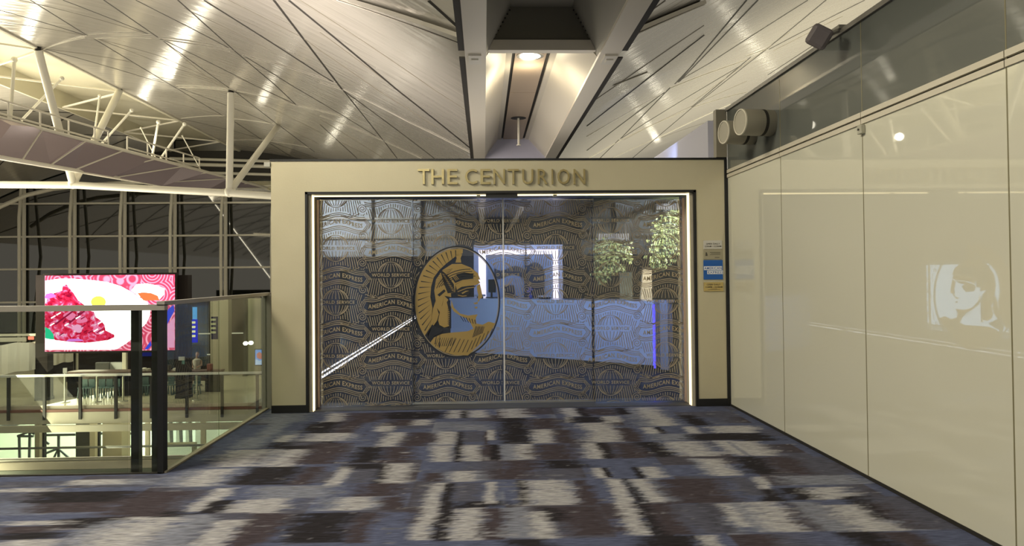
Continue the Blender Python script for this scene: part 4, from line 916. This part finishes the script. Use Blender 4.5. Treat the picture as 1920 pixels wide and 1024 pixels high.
x0 = aY(20, 740, YF0).x; dxp = aY(87, 740, YF0).x - x0
for k in range(-2, 12): MB().box(x0 + k * dxp - .055, x0 + k * dxp + .055, YF0 - .2, YF0 - .08, ZF - .6, zr - .05).build('post', M_post, rl)

# big screen on its two columns
YS = 36.0
def blk(name, px0, px1, py0, py1, Y, th, m, par=None, **k): a, b = aY(px0, py0, Y), aY(px1, py1, Y); return MB().box(a.x, b.x, Y, Y + th, b.z, a.z).build(name, m, par, **k)
for px0, px1, lab in ((67, 89, 'dark brown column under the left end of the big screen'), (329, 352, 'dark brown column under the right end of the big screen')):
    a, b = aY(px0, 516, YS + .2), aY(px1, 516, YS + .2); zt_ = a.z
    t = thing('column', ((a.x + b.x) / 2, YS + .45, ZF), lab, 'column'); MB().box(a.x, b.x, YS + .2, YS + .7, ZF, zt_).build('shaft', M_dbr, t); MB().box(a.x - .03, b.x + .03, YS + .17, YS + .73, ZF, ZF + .15).build('base', M_black, t)
scn = thing('advertising_screen', aY(206, 657, YS), 'huge bright screen showing a plate of red meat and egg', 'screen')
blk('frame', 80, 332, 513.5, 660, YS, .18, M_dbr, scn)
def disp():
    m = bpy.data.materials.new('display_pink'); m.use_nodes = True; nt = m.node_tree; nt.nodes.clear(); o = nt.nodes.new('ShaderNodeOutputMaterial'); e = nt.nodes.new('ShaderNodeEmission'); e.inputs[1].default_value = 1.2
    tc = nt.nodes.new('ShaderNodeTexCoord'); v = nt.nodes.new('ShaderNodeTexVoronoi'); v.inputs['Scale'].default_value = 1.1; v.feature = 'F1'
    w = nt.nodes.new('ShaderNodeMath'); w.operation = 'SINE'; mu = nt.nodes.new('ShaderNodeMath'); mu.operation = 'MULTIPLY'; mu.inputs[1].default_value = 42
    r = nt.nodes.new('ShaderNodeValToRGB'); r.color_ramp.elements[0].color = (.62, .06, .13, 1); r.color_ramp.elements[0].position = .45; r.color_ramp.elements[1].color = (.95, .36, .52, 1); r.color_ramp.elements[1].position = .9
    mr = nt.nodes.new('ShaderNodeMapRange'); mr.inputs[1].default_value = -1; mr.inputs[2].default_value = 1
    nt.links.new(tc.outputs['Object'], v.inputs['Vector']); nt.links.new(v.outputs['Distance'], mu.inputs[0]); nt.links.new(mu.outputs[0], w.inputs[0]); nt.links.new(w.outputs[0], mr.inputs[0]); nt.links.new(mr.outputs[0], r.inputs[0]); nt.links.new(r.outputs[0], e.inputs[0]); nt.links.new(e.outputs[0], o.inputs[0]); return m
def em(name, col, s=1.0): return mat(name, (.0, .0, .0), .5, spec=.0, emit=col, estr=s)
pic = blk('picture_ground', 84, 328, 517, 656.5, YS - .02, .01, disp(), scn)
def poly(name, pts, m, k, par=pic, Y=YS):
    yy = Y - .02 - .006 * k; P = [aY(x, y, yy) for x, y in pts]
    from mathutils.geometry import tessellate_polygon
    fs = tessellate_polygon([[Vector((p.x, p.z, 0)) for p in P]]); return MB().add(P, [tuple(f) for f in fs]).build(name, m, par)
cr = lambda L: [(60 + x * .166, 500 + y * .166) for x, y in L]
M_sw = em('screen_white', (1, .98, .99), 3.5); M_r1 = em('screen_red', (.75, .02, .06)); M_r2 = em('screen_rose', (.95, .22, .45)); M_r3 = em('screen_violet', (.75, .22, .85)); M_bl2 = em('screen_blue', (.03, .06, .75)); M_or = em('screen_orange', (1, .19, .06)); M_ye = em('screen_yellow', (1, .92, .12)); M_gr = em('screen_green', (.03, .62, .32)); M_pk = em('screen_pink', (.95, .40, .68)); M_dr = em('screen_dark_red', (.30, .01, .05))
poly('picture_plate', cr([(148, 160), (300, 138), (480, 138), (700, 155), (850, 175), (1000, 220), (1110, 280), (1220, 350), (1300, 400), (1335, 470), (1330, 560), (1290, 640), (1220, 710), (1150, 800), (1060, 870), (960, 930), (880, 940), (148, 940)]), M_sw, 1)
def meat():
    m = bpy.data.materials.new('screen_meat'); m.use_nodes = True; nt = m.node_tree; nt.nodes.clear(); o = nt.nodes.new('ShaderNodeOutputMaterial'); e = nt.nodes.new('ShaderNodeEmission')
    tc = nt.nodes.new('ShaderNodeTexCoord'); n = nt.nodes.new('ShaderNodeTexNoise'); n.inputs['Scale'].default_value = 2.4; n.inputs['Detail'].default_value = 5; n.inputs['Distortion'].default_value = 1.6
    r = nt.nodes.new('ShaderNodeValToRGB'); E_ = r.color_ramp.elements; E_[0].position = .30; E_[0].color = (.22, .004, .03, 1); E_[1].position = .72; E_[1].color = (1, .86, .95, 1)
    for p, c in ((.42, (.72, .015, .06, 1)), (.52, (.85, .05, .14, 1)), (.60, (.92, .22, .50, 1))): q = E_.new(p); q.color = c
    nt.links.new(tc.outputs['Object'], n.inputs['Vector']); nt.links.new(n.outputs['Fac'], r.inputs[0]); nt.links.new(r.outputs[0], e.inputs[0]); nt.links.new(e.outputs[0], o.inputs[0]); return m
M_meat = meat()
poly('picture_meat', cr([(148, 420), (180, 340), (250, 300), (340, 270), (345, 220), (390, 200), (420, 240), (470, 300), (520, 380), (600, 440), (660, 500), (700, 510), (720, 570), (780, 610), (820, 660), (830, 720), (930, 770), (930, 800), (860, 830), (720, 850), (600, 862), (420, 850), (260, 830), (148, 700)]), M_meat, 2)
rr = random.Random(4)
mx = [(150, 340, 120, 60), (200, 330, 60, 35), (330, 520, 60, 40), (210, 540, 55, 40), (430, 560, 70, 42), (330, 690, 70, 50), (400, 730, 60, 45), (560, 600, 60, 45), (700, 650, 55, 45), (220, 640, 50, 35), (520, 700, 60, 40), (620, 760, 70, 35), (300, 800, 60, 22), (480, 830, 90, 18), (820, 800, 80, 20), (650, 520, 45, 35), (740, 720, 50, 40), (440, 480, 50, 25), (260, 440, 60, 35)]
for i, (x, y, a, b) in enumerate(mx):
    if i % 3 != 1: continue
    poly('picture_slice', cr([(x + a * cos(t) * (1 + .2 * sin(3 * t + i)), y + b * sin(t) * (1 + .25 * cos(2 * t + i))) for t in np.linspace(0, 2 * pi, 15)[:-1]]), (M_r2, M_r3, M_pk, M_r2)[i % 4], 3)
for i in range(26):
    x, y = rr.uniform(170, 800), rr.uniform(430, 800)
    if y < 430 + (x - 400) * .6: continue
    poly('picture_shade', cr([(x, y), (x + 50, y - 28), (x + 56, y - 20), (x + 8, y + 10)]), M_dr if i % 2 else M_sw, 4)
for (x0, y0, x1, y1) in ((250, 650, 520, 450), (400, 640, 620, 470)): poly('picture_shade', cr([(x0, y0), (x1, y1), (x1 + 16, y1 + 8), (x0 + 20, y0 + 10)]), M_dr, 4)
poly('picture_yolk', cr([(750 + 85 * cos(t), 400 + 68 * sin(t)) for t in np.linspace(0, 2 * pi, 21)[:-1]]), M_ye, 3)
poly('picture_leaf', cr([(148, 680), (200, 710), (240, 760), (252, 825), (200, 820), (148, 810)]), M_gr, 4)
poly('picture_dish', cr([(1120, 270), (1180, 200), (1300, 190), (1420, 215), (1500, 250), (1495, 310), (1440, 370), (1300, 380), (1200, 330)]), M_sw, 2)
poly('picture_soup', cr([(1190, 300), (1260, 290), (1350, 300), (1420, 330), (1440, 380), (1260, 385)]), M_or, 3)
poly('picture_ribbon', cr([(1480, 600), (1540, 480), (1600, 430), (1610, 500), (1560, 590), (1510, 690), (1482, 720)]), M_bl2, 3)
poly('picture_ribbon', cr([(1270, 935), (1340, 840), (1350, 890), (1310, 935)]), M_bl2, 3)
poly('picture_edge', cr([(1482, 720), (1510, 690), (1610, 560), (1610, 915), (1482, 915)]), M_pk, 2)
# cloth hoardings
M_cloth = mat('cloth_cream', (.74, .71, .62), .9, spec=.1)
def hoarding(pts, Y, label, fx0, fx1, ftop):
    t = thing('cloth_hoarding', aY((pts[0][0] + pts[1][0]) / 2, pts[2][1], Y), label, 'hoarding'); n = 14; v = []; f = []
    (ax_, ay_), (bx, by), (cx_, cy_), (dx, dy) = pts     # top-left, top-right, bottom-right, bottom-left
    for j in range(5):
        for i in range(n + 1):
            u, w = i / n, j / 4; x = (ax_ + (bx - ax_) * u) * (1 - w) + (dx + (cx_ - dx) * u) * w; y = (ay_ + (by - ay_) * u) * (1 - w) + (dy + (cy_ - dy) * u) * w
            v.append(aY(x, y + 1.2 * sin(u * 9), Y + .08 * sin(u * 20 + w)))
    for j in range(4):
        for i in range(n): f.append((j * (n + 1) + i, j * (n + 1) + i + 1, (j + 1) * (n + 1) + i + 1, (j + 1) * (n + 1) + i))
    MB().add(v, f).add([q + Vector((0, .02, 0)) for q in v], f).build('cloth', M_cloth, t, smooth=True)
    a, b = aY(fx0, ftop, Y + .15), aY(fx1, ftop + 3, Y + .15); MB().box(a.x, b.x, Y + .12, Y + .25, b.z, a.z).build('top_bar', M_fas, t)
    for fx in (fx0 + 1, fx1 - 2): a, b = aY(fx, ftop, Y + .15), aY(fx + 2, ftop, Y + .15); MB().box(a.x, b.x, Y + .14, Y + .24, ZF, a.z).build('leg', M_dbr, t)
    return t
h1 = hoarding([(-14, 648), (66, 640), (66, 692), (-14, 706)], 36.6, 'large cream cloth hung over a stall front left of the big screen', -14, 67, 627)
a, b = aY(53, 631, 36.5), aY(64, 637, 36.5); MB().box(a.x, b.x, 36.48, 36.5, b.z, a.z).build('red_label', mat('label_red', (.5, .08, .06), .5), h1, label='small red and white label')
MB().box(aY(-14, 631, 36.7).x, aY(49, 631, 36.7).x, 36.68, 36.75, aY(20, 641, 36.7).z, aY(20, 633, 36.7).z).build('fascia_board', M_fas, h1)
hoarding([(97, 652), (137, 652), (137, 677), (97, 685)], 39, 'smaller cream cloth draped beneath the left half of the big screen', 95, 140, 650)

# pale posts, counters, seats
def simple(name, label, cat, px0, px1, py0, py1, Y, th, m, group=None): return tag(blk(name, px0, px1, py0, py1, Y, th, m), label, cat, group)
def footed(name, label, cat, px0, px1, py0, Y, th, m, group=None):
    a, b = aY(px0, py0, Y), aY(px1, py0, Y); t = thing(name, ((a.x + b.x) / 2, Y + th / 2, ZF), label, cat, group)
    MB().box(a.x, b.x, Y, Y + th, ZF, a.z).build('shaft', m, t); MB().box(a.x - .05, b.x + .05, Y - .05, Y + th + .05, ZF, ZF + .06).build('foot', M_dark, t); return t
footed('pale_post', 'pale square post under the screen beside the small cloth', 'post', 137.5, 143.5, 655, 39.3, .18, M_fas)
footed('pale_post', 'pale square post under the screen left of the first dark railing post', 'post', 229, 236, 655, 39.3, .18, M_fas)
def counter(px0, px1, py, Y, label):
    a, b = aY(px0, py, Y), aY(px1, py, Y); t = thing('long_table', ((a.x + b.x) / 2, Y + .5, ZF), label, 'table', 'long brown tables')
    MB().box(a.x, b.x, Y, Y + .75, a.z - .08, a.z).build('table_top', M_brown, t); MB().box(a.x, b.x, Y + .1, Y + .16, a.z - .5, a.z - .08).build('apron', M_brown, t)
    for x in (a.x + .05, b.x - .75): MB().box(x, x + .7, Y + .1, Y + .7, ZF, a.z - .08).build('end_support', M_dbr, t)
    return t
counter(122, 246, 697.5, 37.2, 'long brown table with blue green stools, left of the dark balustrade posts')
counter(252, 412, 697.5, 38.0, 'long brown table continuing right behind the dark balustrade posts')
M_teal = mat('stool_teal', (.075, .14, .15), .5)
def stool(p):
    t = thing('stool', p, None, 'stool', 'blue green stools under the long tables')
    MB().box(p.x - .16, p.x + .16, p.y - .17, p.y + .17, ZF + .46, ZF + .50).build('seat', M_teal, t)
    for sx in (-.13, .13):
        for sy in (-.15, .15): MB().bar((p.x + sx * 1.1, p.y + sy * 1.1, ZF), (p.x + sx * .8, p.y + sy * .8, ZF + .46), .045, .045).build('leg', M_teal, t)
    MB().box(p.x - .15, p.x + .15, p.y + .16, p.y + .2, ZF + .5, ZF + .86).build('backrest', M_teal, t)
    return t
s0 = None
for k, (px, lb) in enumerate(((158, 'blue green stool under the table, leftmost of the row'), (172, 'blue green stool second from the left under the long table'), (191, 'blue green stool just right of the middle stanchion'), (205, 'blue green stool fourth from the left under the long table'), (219, 'blue green stool last before the first dark balustrade post'), (263, 'blue green stool seen between the two dark balustrade posts, left one'), (277, 'blue green stool seen between the two dark balustrade posts, right one'), (312, 'blue green stool just right of the balustrade corner'), (326, 'blue green stool at the left side of the dark column'), (362, 'blue green stool right of the dark column'))):
    p = Vector((aY(px, 720, 37.0).x, 36.85 + (.55 if px > 250 else 0), ZF))
    if s0 is None: s0 = stool(p); s0['label'] = lb
    else: copy_tree(s0, p, lb)
so = thing('sofa', aY(202, 690, 40), 'pale grey sofa back behind the long table', 'sofa'); a, b = aY(178, 680, 40), aY(231, 700, 40)
MB().box(a.x, (a.x + b.x) / 2 - .02, 40, 40.2, ZF + .2, a.z).build('backrest', mat('sofa_grey', (.30, .31, .30), .7), so, bevel=.04); MB().box((a.x + b.x) / 2 + .02, b.x, 40, 40.2, ZF + .2, a.z).build('backrest', mat('sofa_grey', (.3, .3, .3)), so, bevel=.04)
MB().box(a.x, b.x, 40.2, 40.9, ZF + .1, ZF + .45).build('seat', mat('sofa_grey', (.3, .3, .3)), so, bevel=.04); MB().box(a.x + .05, b.x - .05, 40.1, 40.8, ZF, ZF + .1).build('plinth', M_dbr, so)
M_steel = mat('steel', (.50, .48, .42), .3, metal=.6)
def stanchion(px, top, lab, sign):
    p = Vector((aY(px, 742, 35.6).x, 35.6, ZF)); t = thing('stanchion', p, lab, 'stanchion', 'steel stanchions behind the hall railing'); zt_ = aY(px, top, 35.6).z
    MB().lathe([(.22, 0), (.2, .03), (.04, .05)], p, n=18).build('base', M_steel, t); MB().tube([p + Vector((0, 0, .04)), Vector((p.x, p.y, zt_))], .045, 10).build('post', M_steel, t)
    if sign: a = aY(px - 4, 693, 35.6); MB().box(p.x - .09, p.x + .09, 35.58, 35.62, zt_, zt_ + .24).build('sign_plate', mat('plate_grey', (.35, .34, .33), .5), t)
    return t
stanchion(122, 700, 'steel stanchion with a small sign plate behind the hall railing', True); stanchion(182, 706, 'steel stanchion standing before the middle of the long table', False); stanchion(231, 706, 'steel stanchion next to the first dark balustrade post', False); stanchion(369, 704, 'steel stanchion right of the dark column', False)
# clutter on the far counters
for (px, py, w, h, m, lab) in ((268, 690, 7, 6, M_cloth, 'cream bundle on the table between the dark posts'), (276, 692, 6, 5, M_fas, 'pale box on the table between the dark posts, right one'), (313, 688, 9, 11, M_dark, 'dark machine on the table right of the balustrade corner'), (326, 691, 6, 5, M_cloth, 'white box beside the dark machine'), (392, 687, 9, 12, mat('red_box', (.22, .05, .04), .5), 'dark red box on the counter right of the seated person')):
    a, b = aY(px - w / 2, py, 38.1), aY(px + w / 2, py, 38.1); zt_ = aY(252, 697.5, 38.0).z + .004
    tag(MB().box(a.x, b.x, 38.1, 38.35, zt_, zt_ + h * 38 / F).build('parcel', m, bevel=.03), lab, 'box')
# back of the food stalls
st_ = thing('food_stall', (-18, 44, ZF), 'dark food stall front with lit menu strips behind the tables', 'stall'); a, b = aY(92, 560, 46), aY(500, 560, 46)
MB().box(a.x, b.x, 46, 46.3, ZF, aY(300, 560, 46).z).build('back_wall', M_dbr, st_)
M_teald = mat('stall_teal', (.02, .035, .045), .2); blk('display_window', 340, 392, 575, 686, 45.8, .15, M_teald, st_); blk('display_window', 296, 326, 656, 690, 45.8, .15, M_teald, st_)
blk('blue_panel', 258, 283, 658, 668, 45.85, .1, em('panel_blue_dark', (.01, .012, .10)), st_)
for (x0, x1, y) in ((372, 410, 625), (388, 409, 664), (433, 475, 624)): blk('light_strip', x0, x1, y, y + 1.6, 45.6, .08, em('strip_pale', (.75, .70, .50), .7), st_)
footed('far_pillar', 'broad beige pillar at the right side of the food hall', 'column', 394, 428, 560, 44.5, .6, mat('pillar_beige', (.30, .28, .20), .5))
footed('far_pillar', 'slim dark pillar near the entrance surround in the food hall', 'column', 456, 461, 560, 44.0, .4, M_black)
footed('far_pillar', 'wide pale green pillar next to the entrance surround', 'column', 462, 494, 560, 44.6, .5, mat('pillar_green', (.36, .36, .25), .4))
# hanging menu sign, and a dim copy for its reflection
def menu(px0, px1, py, Y, lab, dim):
    a = aY(px0, py, Y); b = aY(px1, py + 24, Y); w = b.x - a.x; t = thing('menu_sign', Vector(((a.x + b.x) / 2, Y, b.z)), lab, 'sign', 'lit menu signs in the food hall')
    MB().box(a.x, b.x, Y, Y + .06, b.z - .55, a.z).build('board', em('menu_blue' + dim, (.012, .015, .55), 1.0 if not dim else .05), t)
    for k in range(4):
        z = a.z - .14 - k * .24; MB().box(a.x - .02, b.x - .1, Y - .03, Y, z - .085, z + .03).build('label', em('menu_label' + dim, (.95, .90, .45) if k < 3 else (.7, .8, 1), .95 if not dim else .35), t)
    if not dim: c = aY(361, 576, Y); d_ = aY(369, 600, Y); MB().box(c.x, d_.x, Y, Y + .05, a.z, c.z).build('top_sign', em('menu_cyan', (.12, .42, .85), .9), t)
menu(352, 370, 599, 41, 'glowing blue menu sign with four pale labels and a light blue top', '')
menu(396, 408, 594, 43.5, 'faint copy of the menu sign put in as its reflection, left of the beige pillar', 'dim')  # dim glowing copy built in place of the lit sign's reflection
t = thing('poster_stand', aY(340, 684, 35.9), 'small white and green notice fixed on the dark column', 'sign'); blk('board', 334.5, 346, 669, 676, 35.97, .03, mat('notice_white', (.5, .5, .48), .5), t); blk('green_label', 341, 346, 676, 683, 35.97, .03, mat('notice_green', (.08, .22, .2), .5), t)
# portrait screen by the surround
ad = thing('portrait_screen', aY(487, 690, 40), 'small blue portrait screen beside the entrance surround', 'screen'); blk('frame', 477.5, 496.5, 654.5, 686, 40, .08, M_black, ad); blk('display', 478.5, 495.5, 656, 684, 39.98, .01, em('ad_blue', (.16, .36, .85), .9), ad)
poly('picture_dish', [(481, 664), (486, 660), (493, 664), (494, 671), (488, 674), (482, 671)], em('ad_red', (.6, .2, .16), .9), 2, ad, 40); poly('picture_ground', [(479, 673), (487, 677), (495, 673), (495, 684), (479, 684)], em('ad_pale', (.5, .65, .9), .9), 1, ad, 40)
for (px, py) in ((460.5, 644), (470.5, 643)):
    c = aY(px, py, 43); tag(MB().sphere(c, .14, .14, .11, 10, 8).build('pendant_lamp', em('pendant', (1, .97, .85), 7)), 'round glowing lamp, %s of two close together near the surround' % ('left' if px < 465 else 'right'), 'lamp')
# seated person
pp = aY(366, 690, 40.2); pe = thing('person', (pp.x, 40.4, ZF), 'person in pale patterned top and black skirt sitting at the far counter', 'person')
zs = aY(366, 697, 40.2).z; s = 1.0; bx, by = pp.x, 40.45
mb = MB(); mb.lathe([(.13, zs + .02), (.17, zs + .08), (.16, zs + .28), (.2, zs + .48), (.19, zs + .58), (.08, zs + .66), (.055, zs + .7), (.055, zs + .76)], (bx, by, 0), n=16); mb.sphere((bx + .03, by - .02, zs + .87), .085, .1, .125, 14, 10)
mb.tube([(bx - .2, by, zs + .56), (bx - .26, by - .06, zs + .32), (bx - .1, by - .3, zs + .22)], .055, 10, .035); mb.tube([(bx + .2, by, zs + .56), (bx + .26, by - .08, zs + .32), (bx + .1, by - .3, zs + .22)], .055, 10, .035)
mb.tube([(bx - .1, by, zs + .05), (bx - .1, by - .4, zs - .02), (bx - .1, by - .42, ZF + .05)], .08, 10, .05); mb.tube([(bx + .1, by, zs + .05), (bx + .1, by - .4, zs - .02), (bx + .1, by - .42, ZF + .05)], .08, 10, .05)
mb.build('body', mat('skin', (.35, .22, .16), .5), pe, smooth=True)
MB().lathe([(.175, zs + .12), (.172, zs + .28), (.212, zs + .48), (.2, zs + .59), (.09, zs + .665)], (bx, by, 0), n=16).build('top', mat('pale_top', (.42, .40, .36), .8), pe, smooth=True)
MB().lathe([(.22, zs - .09), (.2, zs + .03), (.172, zs + .13)], (bx, by, 0), n=16).build('skirt', M_black, pe, smooth=True)
MB().sphere((bx + .02, by + .03, zs + .9), .1, .105, .13, 14, 10).build('hair', M_dark, pe, smooth=True)
tag(MB().box(bx - .2, bx + .2, by - .18, by + .2, zs - .16, zs - .10).box(bx - .03, bx + .03, by - .03, by + .03, ZF, zs - .16).box(bx - .2, bx + .2, by - .2, by + .2, ZF, ZF + .04).build('bar_stool', M_black), 'black stool the seated person sits on', 'stool')

# ------------------------------------------------------------------ LOWEST LEVEL, seen under the food hall
ZL = -11.0
M_low = mat('lower_wall', (.72, .78, .66), .6); M_grey = mat('lower_grey', (.20, .21, .18), .6)
struct(MB().box(-48, 4, 31, 58, ZL - .3, ZL), 'floor_lower', M_marble)
struct(MB().box(-48, aY(300, 820, 52).x, 52, 52.2, ZL, ZF - .5), 'wall_lower_back', M_low)
struct(MB().box(aY(300, 820, 52).x, 4, 51.9, 52.1, ZL, ZF - .5), 'wall_lower_side', M_grey)
def lowcol(px0, px1, Y, m, lab):
    a, b = aY(px0, 800, Y), aY(px1, 800, Y); t = thing('lower_column', ((a.x + b.x) / 2, Y + .3, ZL), lab, 'column'); MB().box(a.x, b.x, Y, Y + (b.x - a.x), ZL, ZF - .52).build('shaft', m, t); MB().box(a.x - .03, b.x + .03, Y - .03, Y + (b.x - a.x) + .03, ZL, ZL + .2).build('base', M_grey, t)
lowcol(65, 74, 37, M_fas, 'slim cream column, first from the left on the lowest level'); lowcol(168, 178, 37, M_fas, 'slim cream column left of the broad beige one'); lowcol(272, 279, 37, M_fas, 'slim cream column between the two dark balustrade posts'); lowcol(376, 384, 37, M_fas, 'slim cream column right of the balustrade corner'); lowcol(480, 487, 37, M_fas, 'slim cream column beside the foot of the surround')
lowcol(192, 228, 38.5, mat('col_beige', (.50, .47, .38), .6), 'broad beige column on the lowest level'); lowcol(75, 83, 41, M_dark, 'slim black column behind the first cream column'); lowcol(142, 168, 43, mat('col_grey', (.10, .10, .085), .6), 'broad dark grey column on the lowest level'); lowcol(179, 186, 42, M_dark, 'slim black column behind the second cream column')
for k, (py, lab) in enumerate(((803, 'upper grey pipe running across the lowest level'), (840, 'lower grey pipe running across the lowest level'))):
    a = aY(100, py, 36.4); tag(MB().tube([(-46, 36.4, a.z), (-1, 36.4, a.z)], .055, 8).build('cross_pipe', mat('pipe_grey', (.16, .17, .17), .4)), lab, 'pipe')
lr2 = thing('stair_railing', aY(80, 865, 44), 'dark tube railing of a stair on the lowest level', 'railing'); M_rl = mat('rail_grey', (.09, .10, .10), .4)
for pts in ([(33, 818), (56, 809), (65, 814)], [(33, 818), (63, 818)], [(83, 816), (142, 815)], [(110, 817), (110, 860)], [(56, 809), (55, 862)], [(36, 818), (37, 862)], [(101, 860), (109, 841), (128, 858)], [(185, 813), (192, 813)], [(228, 813), (262, 813)], [(235, 813), (235, 862)], [(83, 826), (92, 833)], [(109, 841), (84, 851)]):
    MB().tube([aY(x, y, 44) for x, y in pts], .075, 6).build('tube', M_rl, lr2)
MB().tube([aY(36, 862, 44), aY(262, 862, 44)], .05, 6).build('bottom_rail', M_rl, lr2)
es2 = thing('escalator', aY(20, 800, 46), 'dark underside of an escalator sloping behind the cream columns', 'escalator')
A_, B_ = aY(-60, 826, 47), aY(118, 772, 47)
MB().prism([A_, B_, B_ + Vector((0, 0, 1.6)), A_ + Vector((0, 0, 2.2))], (0, 1.6, 0)).build('truss', M_grey, es2); MB().prism([A_ - Vector((0, .05, .0)), B_ - Vector((0, .05, 0)), B_ + Vector((0, -.05, .3)), A_ + Vector((0, -.05, .3))], (0, .05, 0)).build('lower_edge', M_dark, es2)
lb = thing('low_bench', aY(340, 860, 40), 'grey framed bench like barrier on the lowest level right of the corner', 'barrier'); a, b = aY(300, 833, 40), aY(364, 836, 40)
MB().box(a.x, b.x, 40, 40.4, b.z, a.z).build('top', mat('bench_grey', (.36, .37, .33), .5), lb); MB().box(b.x - .12, b.x, 40, 40.4, ZL, b.z).box(a.x, a.x + .12, 40, 40.4, ZL, b.z).build('leg', M_grey, lb)
for k, px in enumerate(range(310, 372, 9)):
    tag(MB().tube([aY(px, 772 + (k % 3) * 2, 50), aY(px + (k % 2) * 3, 832, 50)], .10, 6).build('shutter_bar', M_dark if k % 2 else mat('bar_pale', (.34, .37, .35), .5)), None, 'bar', 'upright bars at the back of the lowest level')['label'] = 'upright bar in the dim back of the lowest level'
# parapet of the lower balcony
q = aY(150, 866, 31.0)
struct(MB().box(-46, 3, 31.0, 31.3, aY(150, 880, 31).z, q.z), 'trim_7', mat('parapet_marble', (.62, .55, .42), .4, vary=.15, vscale=2))
struct(MB().box(-46, 3, 30.98, 31.25, ZL - 3, aY(150, 880.5, 31).z), 'trim_8', mat('parapet_grey', (.22, .235, .18), .5))
a = aY(150, 859.5, 31.1); tag(MB().tube([(-46, 31.15, a.z), (3, 31.15, a.z)], .045, 8).box(-46, 3, 31.14, 31.16, q.z, a.z - .05).build('parapet_rail', M_steel), 'pale handrail with low glass above the lower parapet', 'railing')
